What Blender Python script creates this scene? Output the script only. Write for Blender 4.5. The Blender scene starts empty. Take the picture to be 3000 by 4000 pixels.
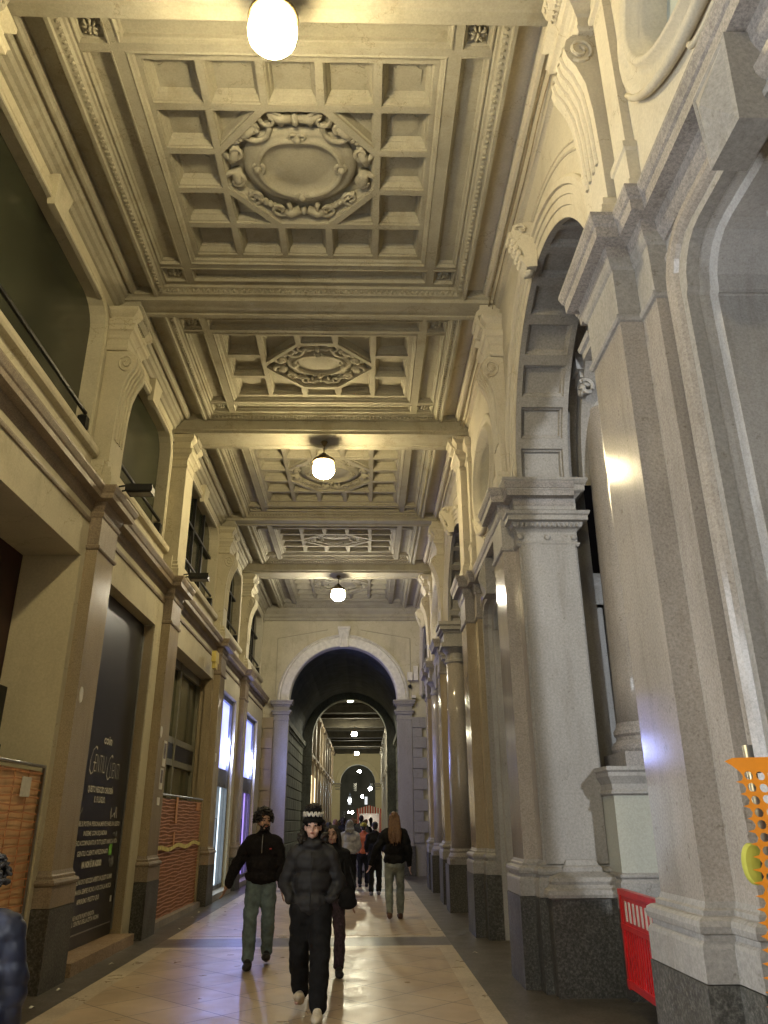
import bpy, bmesh, math, random
from mathutils import Vector, Matrix
from mathutils.geometry import delaunay_2d_cdt
R = math.radians; PI = math.pi
random.seed(7)
SC = bpy.context.scene
COL = SC.collection

# ------------------------------------------------------------------ camera
cam_d = bpy.data.cameras.new("camera"); cam = bpy.data.objects.new("camera", cam_d); COL.objects.link(cam)
SC.camera = cam
cam_d.sensor_fit = 'HORIZONTAL'; cam_d.sensor_width = 36.0; cam_d.lens = 2981.2 / 3000 * 36
cam_d.clip_start = 0.05; cam_d.clip_end = 1000
PIT, YAW, ROL, ZC = .3857, .0259, -.0063, 1.65
def cam_axes():
    cy, sy, cp, sp, cr, sr = math.cos(YAW), math.sin(YAW), math.cos(PIT), math.sin(PIT), math.cos(ROL), math.sin(ROL)
    r0 = Vector((cy, -sy, 0)); fh = Vector((sy, cy, 0)); up = Vector((0, 0, 1))
    fwd = fh * cp + up * sp; u0 = -fh * sp + up * cp
    right = r0 * cr + u0 * sr; upv = -r0 * sr + u0 * cr
    return right, upv, fwd
rt, uv_, fw = cam_axes()
cam.matrix_world = Matrix(((rt.x, uv_.x, -fw.x, 0), (rt.y, uv_.y, -fw.y, 0), (rt.z, uv_.z, -fw.z, ZC), (0, 0, 0, 1)))

# ------------------------------------------------------------------ world, view
W = bpy.data.worlds.new("World"); SC.world = W; W.use_nodes = True
nt = W.node_tree; bgn = nt.nodes["Background"]
sky = nt.nodes.new("ShaderNodeTexSky"); sky.sky_type = 'NISHITA'; sky.sun_disc = False
sky.sun_elevation = R(-4.0); sky.sun_rotation = R(200)
nt.links.new(sky.outputs[0], bgn.inputs[0]); bgn.inputs[1].default_value = 0.05
SC.view_settings.view_transform = 'Standard'; SC.view_settings.look = 'None'
SC.view_settings.exposure = 1.58; SC.view_settings.gamma = 1.0
SC.cycles.max_bounces = 9; SC.cycles.diffuse_bounces = 6; SC.cycles.glossy_bounces = 4
SC.cycles.transmission_bounces = 4; SC.cycles.use_denoising = True
SC.cycles.sample_clamp_indirect = 4.0; SC.cycles.caustics_reflective = False; SC.cycles.caustics_refractive = False
FILL_E = 2.5  # strength of the glow added in the unseen windows behind the viewpoint
LAMP_E = 84.0           # radiance of the globe lamps

# ------------------------------------------------------------------ materials
def newmat(name):
    m = bpy.data.materials.new(name); m.use_nodes = True
    n = m.node_tree.nodes; b = n["Principled BSDF"]; return m, n, m.node_tree.links, b
def ramp(n, stops):
    r = n.new("ShaderNodeValToRGB"); e = r.color_ramp.elements
    while len(e) < len(stops): e.new(0.5)
    for i, (p, c) in enumerate(stops): e[i].position = p; e[i].color = (*c, 1)
    return r
def noise(n, l, co, scale, detail=6, rough=.6, vec=(1, 1, 1)):
    mp = n.new("ShaderNodeMapping"); mp.inputs["Scale"].default_value = vec; l.new(co, mp.inputs[0])
    t = n.new("ShaderNodeTexNoise"); t.inputs["Scale"].default_value = scale; t.inputs["Detail"].default_value = detail
    t.inputs["Roughness"].default_value = rough; l.new(mp.outputs[0], t.inputs[0]); return t
def mix(n, l, a, b, f, mode='MIX'):
    m = n.new("ShaderNodeMix"); m.data_type = 'RGBA'; m.blend_type = mode
    for s, v in ((m.inputs[0], f), (m.inputs[6], a), (m.inputs[7], b)):
        if isinstance(v, bpy.types.NodeSocket): l.new(v, s)
        elif isinstance(v, (int, float)): s.default_value = v
        else: s.default_value = (*v, 1)
    return m.outputs[2]
def mat_stucco(name, c1, c2, stain=(.16, .12, .07), st=.35, rough=.85, bump=.25, scale=1.3, crack=True):
    m, n, l, b = newmat(name); co = n.new("ShaderNodeTexCoord").outputs["Object"]
    t = noise(n, l, co, scale, 8, .65); r = ramp(n, [(.3, (0, 0, 0)), (.7, (1, 1, 1))]); l.new(t.outputs[0], r.inputs[0])
    c = mix(n, l, c1, c2, r.outputs[0])
    t2 = noise(n, l, co, 2.2, 7, .7, (1, 1, .22)); r2 = ramp(n, [(.56, (0, 0, 0)), (.8, (st, st, st))]); l.new(t2.outputs[0], r2.inputs[0])
    c = mix(n, l, c, stain, r2.outputs[0])
    t7 = noise(n, l, co, .8, 9, .72); r7 = ramp(n, [(.54, (0, 0, 0)), (.66, (st * .5,) * 3)]); l.new(t7.outputs[0], r7.inputs[0])
    c = mix(n, l, c, stain, r7.outputs[0])
    vo = n.new("ShaderNodeTexVoronoi"); vo.feature = 'DISTANCE_TO_EDGE'; vo.inputs["Scale"].default_value = .55
    wv = n.new("ShaderNodeVectorMath"); wv.operation = 'MULTIPLY_ADD'; l.new(t.outputs[1], wv.inputs[0]); wv.inputs[1].default_value = (1.1, 1.1, 1.1); l.new(co, wv.inputs[2]); l.new(wv.outputs[0], vo.inputs[0])
    rv = ramp(n, [(.0, (.62, .57, .5)), (.004, (1, 1, 1))]); l.new(vo.outputs[0], rv.inputs[0])
    if crack: c = mix(n, l, c, rv.outputs[0], 1.0, 'MULTIPLY')
    t3 = noise(n, l, co, 45, 5, .7); r3 = ramp(n, [(.3, (.84, .84, .84)), (.7, (1.06, 1.06, 1.06))]); l.new(t3.outputs[0], r3.inputs[0])
    c = mix(n, l, c, r3.outputs[0], 1.0, 'MULTIPLY')
    l.new(c, b.inputs["Base Color"]); b.inputs["Roughness"].default_value = rough
    bp = n.new("ShaderNodeBump"); bp.inputs["Strength"].default_value = bump; bp.inputs["Distance"].default_value = .01
    l.new(t3.outputs[0], bp.inputs["Height"]); l.new(bp.outputs[0], b.inputs["Normal"]); return m
def mat_granite(name, cols, rough=.25, scale=60, mott=.25, bump=.0, coat=0.0):
    m, n, l, b = newmat(name); co = n.new("ShaderNodeTexCoord").outputs["Object"]
    t = noise(n, l, co, scale, 4, .8)
    r = ramp(n, [(.30, cols[0]), (.47, cols[1]), (.56, cols[2]), (.72, cols[3])]); l.new(t.outputs[0], r.inputs[0])
    t2 = noise(n, l, co, 1.1, 6, .65, (1, 1, .5)); r2 = ramp(n, [(.3, (1 - mott,) * 3), (.7, (1 + mott * .6,) * 3)]); l.new(t2.outputs[0], r2.inputs[0])
    c = mix(n, l, r.outputs[0], r2.outputs[0], 1.0, 'MULTIPLY')
    t5 = noise(n, l, co, 5.5, 8, .75, (1, 1, .12)); r5 = ramp(n, [(.52, (1, 1, 1)), (.72, (1 - mott * .9, 1 - mott * 1.0, 1 - mott * 1.15))]); l.new(t5.outputs[0], r5.inputs[0])
    c = mix(n, l, c, r5.outputs[0], 1.0, 'MULTIPLY')
    t6 = noise(n, l, co, 9, 3, .9); r6 = ramp(n, [(.30, (.72, .70, .66)), (.36, (1, 1, 1))]); l.new(t6.outputs[0], r6.inputs[0])
    c = mix(n, l, c, r6.outputs[0], 1.0, 'MULTIPLY')
    l.new(c, b.inputs["Base Color"])
    t3 = noise(n, l, co, 3, 5, .6); mr = n.new("ShaderNodeMapRange"); l.new(t3.outputs[0], mr.inputs[0])
    mr.inputs[3].default_value = rough * .75; mr.inputs[4].default_value = rough * 1.35; l.new(mr.outputs[0], b.inputs["Roughness"])
    if coat: b.inputs["Coat Weight"].default_value = coat; b.inputs["Coat Roughness"].default_value = .12
    if bump:
        bp = n.new("ShaderNodeBump"); bp.inputs["Strength"].default_value = bump; bp.inputs["Distance"].default_value = .006
        l.new(t.outputs[0], bp.inputs["Height"]); l.new(bp.outputs[0], b.inputs["Normal"])
    return m
def mat_plain(name, c, rough=.6, metal=0, emit=None, es=0, var=.15, scale=8, bump=0, spec=None):
    m, n, l, b = newmat(name); co = n.new("ShaderNodeTexCoord").outputs["Object"]
    t = noise(n, l, co, scale, 5, .6); r = ramp(n, [(.3, tuple(x * (1 - var) for x in c)), (.7, tuple(min(1, x * (1 + var)) for x in c))])
    l.new(t.outputs[0], r.inputs[0]); l.new(r.outputs[0], b.inputs["Base Color"])
    b.inputs["Roughness"].default_value = rough; b.inputs["Metallic"].default_value = metal
    if spec is not None: b.inputs["Specular IOR Level"].default_value = spec
    if emit: b.inputs["Emission Color"].default_value = (*emit, 1); b.inputs["Emission Strength"].default_value = es
    if bump:
        bp = n.new("ShaderNodeBump"); bp.inputs["Strength"].default_value = bump; bp.inputs["Distance"].default_value = .01
        l.new(t.outputs[0], bp.inputs["Height"]); l.new(bp.outputs[0], b.inputs["Normal"])
    return m
def mat_emit(name, c, s):
    m, n, l, b = newmat(name); b.inputs["Base Color"].default_value = (.8, .8, .8, 1)
    b.inputs["Emission Color"].default_value = (*c, 1); b.inputs["Emission Strength"].default_value = s; return m
def mat_glassy(name, c, rough=.06):
    m, n, l, b = newmat(name); co = n.new("ShaderNodeTexCoord").outputs["Object"]
    t = noise(n, l, co, .9, 5, .6); r = ramp(n, [(.35, tuple(x * .5 for x in c)), (.65, c)]); l.new(t.outputs[0], r.inputs[0])
    l.new(r.outputs[0], b.inputs["Base Color"]); b.inputs["Roughness"].default_value = rough; return m

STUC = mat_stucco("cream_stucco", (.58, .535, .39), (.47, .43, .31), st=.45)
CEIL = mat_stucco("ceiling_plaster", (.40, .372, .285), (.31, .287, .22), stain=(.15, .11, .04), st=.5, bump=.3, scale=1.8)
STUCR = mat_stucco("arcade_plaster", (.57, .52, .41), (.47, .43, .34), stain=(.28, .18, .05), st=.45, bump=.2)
STONE = mat_granite("pale_stone", [(.215, .20, .183), (.275, .26, .238), (.315, .297, .272), (.36, .34, .31)], rough=.6, scale=38, mott=.2, bump=.25)
STONE2 = mat_granite("grey_stone", [(.30, .287, .27), (.375, .36, .342), (.42, .405, .385), (.465, .45, .428)], rough=.6, scale=70, mott=.28, bump=.3)
GRANP = mat_granite("polished_granite", [(.23, .20, .17), (.31, .275, .236), (.355, .317, .274), (.41, .37, .325)], rough=.125, scale=60, mott=.22)
GRANB = mat_granite("brown_granite", [(.25, .19, .115), (.33, .265, .17), (.38, .315, .21), (.43, .365, .25)], rough=.17, scale=80, mott=.22)
PLIN = mat_granite("dark_granite", [(.022, .021, .018), (.055, .053, .045), (.10, .095, .082), (.2, .19, .17)], rough=.5, scale=38, mott=.45, bump=.2)
CORN = mat_granite("cornice_stone", [(.15, .135, .125), (.24, .22, .205), (.31, .28, .255), (.38, .345, .31)], rough=.6, scale=50, mott=.3, bump=.3)
CORNL = mat_granite("brown_cornice", [(.15, .115, .08), (.24, .19, .135), (.30, .24, .17), (.37, .30, .215)], rough=.5, scale=60, mott=.3, bump=.2)
DGLASS = mat_glassy("dark_window_glass", (.022, .026, .016), .16)
BLACK = mat_plain("black_metal", (.012, .012, .012), .45, .3)
HOARD = mat_plain("black_board", (.012, .012, .014), .32, 0, var=.35, scale=2)
WHITEP = mat_plain("white_paint", (.62, .6, .55), .6)
LAMPM = mat_plain("lamp_bronze", (.09, .065, .03), .45, .7)

def mat_floor():
    m, n, l, b = newmat("polished_floor"); co = n.new("ShaderNodeTexCoord").outputs["Object"]
    rot = n.new("ShaderNodeMapping"); rot.inputs["Rotation"].default_value = (0, 0, R(45)); l.new(co, rot.inputs[0])
    br = n.new("ShaderNodeTexBrick"); br.offset = 0; br.inputs["Scale"].default_value = 1.0
    br.inputs["Brick Width"].default_value = .62; br.inputs["Row Height"].default_value = .62; br.inputs["Mortar Size"].default_value = .006
    br.inputs["Color1"].default_value = (.50, .395, .275, 1); br.inputs["Color2"].default_value = (.445, .345, .235, 1); br.inputs["Mortar"].default_value = (.10, .08, .06, 1)
    l.new(rot.outputs[0], br.inputs[0])
    t = noise(n, l, co, 1.3, 5, .55); r = ramp(n, [(.25, (.74, .72, .70)), (.75, (1.16, 1.16, 1.14))]); l.new(t.outputs[0], r.inputs[0])
    c = mix(n, l, br.outputs[0], r.outputs[0], 1.0, 'MULTIPLY')
    t4 = noise(n, l, co, 70, 3, .7); r4 = ramp(n, [(.3, (.93, .93, .93)), (.7, (1.04, 1.04, 1.04))]); l.new(t4.outputs[0], r4.inputs[0])
    c = mix(n, l, c, r4.outputs[0], 1.0, 'MULTIPLY'); l.new(c, b.inputs["Base Color"])
    t2 = noise(n, l, co, 3.5, 3, .5); mr = n.new("ShaderNodeMapRange"); l.new(t2.outputs[0], mr.inputs[0])
    mr.inputs[1].default_value = .3; mr.inputs[2].default_value = .7; mr.inputs[3].default_value = .27; mr.inputs[4].default_value = .42
    l.new(mr.outputs[0], b.inputs["Roughness"])
    bp = n.new("ShaderNodeBump"); bp.inputs["Strength"].default_value = .05; bp.inputs["Distance"].default_value = .004
    l.new(t2.outputs[0], bp.inputs["Height"]); l.new(bp.outputs[0], b.inputs["Normal"]); return m
FLOOR = mat_floor()
FBAND = mat_granite("grey_floor_stone", [(.07, .06, .05), (.12, .105, .085), (.155, .135, .11), (.2, .18, .15)], rough=.3, scale=40, mott=.35)
FEDGE = mat_granite("pale_floor_stone", [(.38, .31, .22), (.52, .44, .33), (.58, .50, .38), (.64, .56, .44)], rough=.28, scale=35, mott=.3)
FDARK = mat_granite("dark_floor_stone", [(.045, .04, .034), (.085, .075, .062), (.115, .10, .085), (.16, .14, .12)], rough=.38, scale=35, mott=.4)

# ------------------------------------------------------------------ mesh helpers
class MB:
    def __init__(s): s.v = []; s.f = []; s.mi = []; s.cur = 0
    def V(s, p): s.v.append(tuple(p)); return len(s.v) - 1
    def F(s, *i): s.f.append(i); s.mi.append(s.cur)
    def box(s, x0, x1, y0, y1, z0, z1):
        i = [s.V(p) for p in ((x0, y0, z0), (x1, y0, z0), (x1, y1, z0), (x0, y1, z0), (x0, y0, z1), (x1, y0, z1), (x1, y1, z1), (x0, y1, z1))]
        for q in ((3, 2, 1, 0), (4, 5, 6, 7), (0, 1, 5, 4), (1, 2, 6, 5), (2, 3, 7, 6), (3, 0, 4, 7)): s.F(*[i[k] for k in q])
    def obox(s, c, ax, ay, az):          # oriented box, half vectors
        c, ax, ay, az = map(Vector, (c, ax, ay, az)); i = []
        for sz in (-1, 1):
            for sx, sy in ((-1, -1), (1, -1), (1, 1), (-1, 1)): i.append(s.V(c + ax * sx + ay * sy + az * sz))
        for q in ((3, 2, 1, 0), (4, 5, 6, 7), (0, 1, 5, 4), (1, 2, 6, 5), (2, 3, 7, 6), (3, 0, 4, 7)): s.F(*[i[k] for k in q])
    def loops(s, LL, closed=True, cap0=False, cap1=False):
        idx = [[s.V(p) for p in L] for L in LL]; n = len(LL[0])
        for a, b in zip(idx, idx[1:]):
            for k in range(n if closed else n - 1): s.F(a[k], a[(k + 1) % n], b[(k + 1) % n], b[k])
        if cap0: s.F(*idx[0][::-1])
        if cap1: s.F(*idx[-1])
        return idx
    def lathe(s, prof, c, n=20, ax='z'):
        LL = []
        for r, z in prof:
            LL.append([(c[0] + r * math.cos(2 * PI * k / n), c[1] + r * math.sin(2 * PI * k / n), c[2] + z) for k in range(n)])
        s.loops(LL, True, True, True)
    def tube(s, pts, r, n=6, cap=True):
        pts = [Vector(p) for p in pts]; LL = []; m = len(pts)
        for i, p in enumerate(pts):
            d = (pts[min(i + 1, m - 1)] - pts[max(i - 1, 0)]).normalized()
            a = Vector((0, 0, 1)) if abs(d.z) < .9 else Vector((1, 0, 0))
            u = d.cross(a).normalized(); v = d.cross(u); rr = r[i] if isinstance(r, (list, tuple)) else r
            LL.append([p + (u * math.cos(2 * PI * k / n) + v * math.sin(2 * PI * k / n)) * rr for k in range(n)])
        s.loops(LL, True, cap, cap)
    def ell(s, c, rx, ry, rz, n=8, m=5, rot=None):
        c = Vector(c); LL = []
        for j in range(1, m):
            t = PI * j / m
            L = [Vector((rx * math.sin(t) * math.cos(2 * PI * k / n), ry * math.sin(t) * math.sin(2 * PI * k / n), -rz * math.cos(t))) for k in range(n)]
            if rot: L = [rot @ q for q in L]
            LL.append([c + q for q in L])
        idx = s.loops(LL, True)
        b0 = Vector((0, 0, -rz)); t0 = Vector((0, 0, rz))
        if rot: b0 = rot @ b0; t0 = rot @ t0
        b = s.V(c + b0); t = s.V(c + t0)
        for k in range(n): s.F(b, idx[0][(k + 1) % n], idx[0][k]); s.F(t, idx[-1][k], idx[-1][(k + 1) % n])
    def limb(s, p0, r0, p1, r1, n=12):
        p0, p1 = Vector(p0), Vector(p1); s.ell(p0, r0, r0, r0, n, 8); s.ell(p1, r1, r1, r1, n, 8); s.tube([p0, p1], [r0, r1], n)
    def plate(s, outer, holes, mp):      # flat region with holes; mp maps (a,b)->xyz
        vs = []; es = []
        for L in [outer] + holes:
            k = len(vs); vs += [Vector((p[0], p[1])) for p in L]; es += [(k + i, k + (i + 1) % len(L)) for i in range(len(L))]
        ov, oe, of, *_ = delaunay_2d_cdt(vs, es, [], 0, 1e-6)
        def ins(p, L):
            c = False; j = len(L) - 1
            for i in range(len(L)):
                a, b = L[i], L[j]
                if (a[1] > p[1]) != (b[1] > p[1]) and p[0] < (b[0] - a[0]) * (p[1] - a[1]) / (b[1] - a[1]) + a[0]: c = not c
                j = i
            return c
        base = len(s.v)
        for p in ov: s.V(mp(p[0], p[1]))
        for f in of:
            c = sum((ov[i] for i in f), Vector((0, 0))) / len(f)
            if ins(c, outer) and not any(ins(c, h) for h in holes): s.F(*[base + i for i in f])
    def sweep(s, path, prof, mp, closed=False, cap=True):   # prof (n,h): n offsets to the right of travel
        P = [Vector((p[0], p[1])) for p in path]; m = len(P); nr = []
        seg = []
        for i in range(m if closed else m - 1):
            d = (P[(i + 1) % m] - P[i]).normalized(); seg.append(Vector((d.y, -d.x)))
        for i in range(m):
            if closed: a, b = seg[i - 1], seg[i]
            else: a, b = seg[max(i - 1, 0)], seg[min(i, m - 2)]
            nr.append((a + b) / max(.3, (1 + a.dot(b))))
        LL = [[mp(P[i].x + nr[i].x * n_, P[i].y + nr[i].y * n_, h) for n_, h in prof] for i in range(m)]
        idx = [[s.V(p) for p in L] for L in LL]; k = len(prof)
        for i in range(m if closed else m - 1):
            a, b = idx[i], idx[(i + 1) % m]
            for q in range(k - 1): s.F(a[q], b[q], b[q + 1], a[q + 1])
        if cap and not closed: s.F(*idx[0]); s.F(*idx[-1][::-1])
    def add(s, o, M=None):
        k = len(s.v); s.v += [tuple(M @ Vector(p)) if M else p for p in o.v]; s.f += [tuple(i + k for i in f) for f in o.f]; s.mi += o.mi
    def mesh(s, name):
        me = bpy.data.meshes.new(name); me.from_pydata(s.v, [], s.f); me.update()
        if any(s.mi): me.polygons.foreach_set("material_index", s.mi)
        return me
def link(o): COL.objects.link(o); return o
def obj(name, mb, mat, parent=None, smooth=False, recalc=True):
    me = mb.mesh(name) if isinstance(mb, MB) else mb
    if recalc and isinstance(mb, MB):
        bm = bmesh.new(); bm.from_mesh(me); bmesh.ops.remove_doubles(bm, verts=bm.verts, dist=1e-5)
        bmesh.ops.recalc_face_normals(bm, faces=bm.faces); bm.to_mesh(me); bm.free()
    for m in (mat if isinstance(mat, (list, tuple)) else [mat]): me.materials.append(m)
    if smooth: me.polygons.foreach_set("use_smooth", [True] * len(me.polygons))
    o = link(bpy.data.objects.new(name, me))
    if parent: setp(o, parent)
    return o
def setp(o, parent):            # parts are modelled in world coordinates
    o.parent = parent
    o.matrix_parent_inverse = Matrix.Identity(4) if parent.parent else Matrix.LocRotScale(parent.location, parent.rotation_euler, parent.scale).inverted()
def tag(o, label, cat, group=None, kind=None):
    o["label"] = label; o["category"] = cat
    if group: o["group"] = group
    o["kind"] = kind or "thing"
    return o
def thing(name, label, cat, loc=(0, 0, 0), rz=0, group=None):
    o = link(bpy.data.objects.new(name, None)); o.location = loc; o.rotation_euler = (0, 0, rz); o.empty_display_size = .3
    return tag(o, label, cat, group)
def sub(name, parent):                    # an empty part that carries sub-parts
    o = link(bpy.data.objects.new(name, None)); setp(o, parent); return o
def copy_tree(o, parent=None):
    c = o.copy(); COL.objects.link(c)
    if parent: c.parent = parent; c.matrix_parent_inverse = o.matrix_parent_inverse.copy()
    for ch in [x for x in bpy.data.objects if x.parent == o]: copy_tree(ch, c)
    return c

XC = -.836
Y1 = 9.708; BA = 5.041; BB = 3.977; PER = BA + BB
def yb(j): return Y1 + (j // 2) * PER + (j % 2) * BB
YE = yb(4)                                 # end wall
def mpx(s): return lambda a, b, h=None: (XC + s * b, a, h)          # (y,dx,z)
def mpw(s): return lambda a, b, h=None: (XC + s * h, a, b)          # (y,z,dx)
def arcpts(cy, cz, r, a0, a1, n, ry=None):
    ry = ry or r
    return [(cy + r * math.cos(a0 + (a1 - a0) * i / n), cz + ry * math.sin(a0 + (a1 - a0) * i / n)) for i in range(n + 1)]
def reveal(mb, loop, s, d0, d1):
    mb.loops([[mpw(s)(a, b, d0) for a, b in loop], [mpw(s)(a, b, d1) for a, b in loop]])

# ================================================================== ground
def flat(name, x0, x1, y0, y1, z, m, th=.0):
    mb = MB(); mb.box(x0, x1, y0, y1, z - .05 - th, z); o = obj(name, mb, m); o["kind"] = "structure"; return o
flat("ground", -60, 70, -40, 220, -.065, mat_plain("asphalt", (.05, .05, .052), .8, var=.3, scale=3, bump=.2))
flat("arcade_floor", -4.6, 4.2, -12, 132, -.008, FDARK)
for (a, b) in ((-8.5, 3.55), (4.2, 12.55), (13.42, 21.75), (22.6, 27.3), (41, 89)):
    mb = MB(); mb.box(-3.03, 1.27, a, b, -.03, -.004); o = obj("pavement", mb, FEDGE); o["kind"] = "structure"
    mb = MB(); mb.box(-2.78, 1.06, a + .22, b - .22, -.02, 0); o = obj("pavement", mb, FLOOR); o["kind"] = "structure"
for (a, b) in ((3.55, 4.2), (12.55, 13.42), (21.75, 22.6)):
    mb = MB(); mb.box(-3.03, 1.27, a, b, -.03, -.004); o = obj("pavement", mb, FBAND); o["kind"] = "structure"

# ================================================================== lamps
G_EM = mat_emit("warm_globe", (1.0, .82, .46), LAMP_E)
G_EM2 = mat_emit("white_globe", (1.0, .90, .68), LAMP_E)
G_EM3 = mat_emit("cool_globe", (1.0, .93, .66), 170)
def lamp(y, label, em, z=8.10, zr=8.725, r=.215, group="globe lamps hanging down the arcade"):
    t = thing("globe_lamp", label, "hanging lamp", (XC, y, zr), 0, group)
    mb = MB(); mb.lathe([(.0, 0), (.06, 0), (.075, -.02), (.045, -.06), (.02, -.1), (.0, -.11)], (XC, y, zr), 16); obj("ceiling_rose", mb, LAMPM, t, True)
    mb = MB(); mb.tube([(XC, y, zr - .1), (XC, y, z + .36)], .014, 8); obj("stem", mb, LAMPM, t, True)
    mb = MB(); mb.lathe([(.0, .37), (.04, .365), (.05, .33), (.11, .30), (.12, .27), (.16, .25), (.215, .22), (.228, .165), (.222, .15), (.19, .158), (.0, .17)], (XC, y, z), 24); obj("lamp_shade", mb, LAMPM, t, True)
    mb = MB(); mb.lathe([(.0, -.175), (.06, -.169), (.12, -.15), (.17, -.11), (.205, -.06), (r, .0), (.212, .06), (.19, .12), (.15, .15), (.0, .155)], (XC, y, z), 28); obj("globe", mb, em, t, True)
    return t
lamp(yb(-1), "round globe lamp glowing over the largest ceiling panel, nearest overhead", G_EM)
lamp(yb(1), "middle-distance warm globe lamp on the beam past the second ceiling panel", G_EM)
lamp(yb(3), "small globe lamp hanging just before the wall with the big arch", G_EM2)
lamp(yb(-3), "globe lamp behind the viewpoint, out of the picture", G_EM)
for y, lb in ((44, "first white lamp seen through the big dark arch"), (53.4, "unlit looking second globe in the arcade beyond the dark arch"), (62.7, "second white lamp under the dark beams beyond the passage"), (81, "last lamp before the far yellow arch")):
    if y != 53.4: lamp(y, lb, G_EM3, group="lamps in the arcade beyond the passage")
for k, y in enumerate((98, 108, 121)):
    lamp(y, ["first", "second", "third"][k] + " of the cluster of lamps seen inside the farthest arch", G_EM3, z=9.3 - k * .3, zr=10.2, group="lamps beyond the farthest arch")

# ================================================================== ceiling
ceil = thing("coffered_ceiling", "coffered plaster ceiling in five panels with oval cartouches over the arcade", "ceiling", (XC, 12, 9.1))
ZF = 9.086; ZR = 9.15
def inset(poly, d):                      # convex, CCW or CW
    n = len(poly); P = [Vector(p) for p in poly]; area = sum(P[i].x * P[(i + 1) % n].y - P[(i + 1) % n].x * P[i].y for i in range(n))
    sg = 1 if area > 0 else -1; out = []
    for i in range(n):
        d1 = (P[i] - P[i - 1]).normalized(); d2 = (P[(i + 1) % n] - P[i]).normalized()
        n1 = Vector((-d1.y, d1.x)) * sg; n2 = Vector((-d2.y, d2.x)) * sg
        out.append(P[i] + (n1 + n2) / (1 + n1.dot(n2)) * d)
    return out
def steps(mb, poly, lev, cap=True):
    LL = []
    for d, z in lev: LL.append([(p[0], p[1], z) for p in inset(poly, d)])
    idx = mb.loops(LL)
    if cap: mb.F(*idx[-1])
def rect(x0, x1, y0, y1): return [(x0, y0), (x1, y0), (x1, y1), (x0, y1)]
def rosette(mb, cx, cy, z, r, rnd):
    for k in range(8):
        a = PI / 4 * k + .2; rr = r * (.62 if k % 2 else .5)
        mb.ell((cx + rr * math.cos(a), cy + rr * math.sin(a), z), r * .42, r * .18, .035, 6, 4, Matrix.Rotation(a + rnd.uniform(-.3, .3), 3, 'Z'))
    for k in range(8):
        a = PI / 4 * k; mb.ell((cx + r * .85 * math.cos(a), cy + r * .85 * math.sin(a), z + .01), r * .16, r * .16, .025, 5, 4)
    mb.ell((cx, cy, z - .02), r * .22, r * .22, .05, 6, 4)
def spiral(mb, cx, cy, z, r0, a0, turns, sg, w=.035, dz=.0, mx=1):
    pts = []; rs = []
    n = int(14 * turns)
    for i in range(n + 1):
        t = i / n; a = a0 + sg * 2 * PI * turns * t; r = r0 * (1 - .8 * t)
        pts.append((cx + mx * r * math.cos(a), cy + r * math.sin(a), z - dz * t)); rs.append(w * (1 - .45 * t))
    mb.tube(pts, rs, 6)
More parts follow.
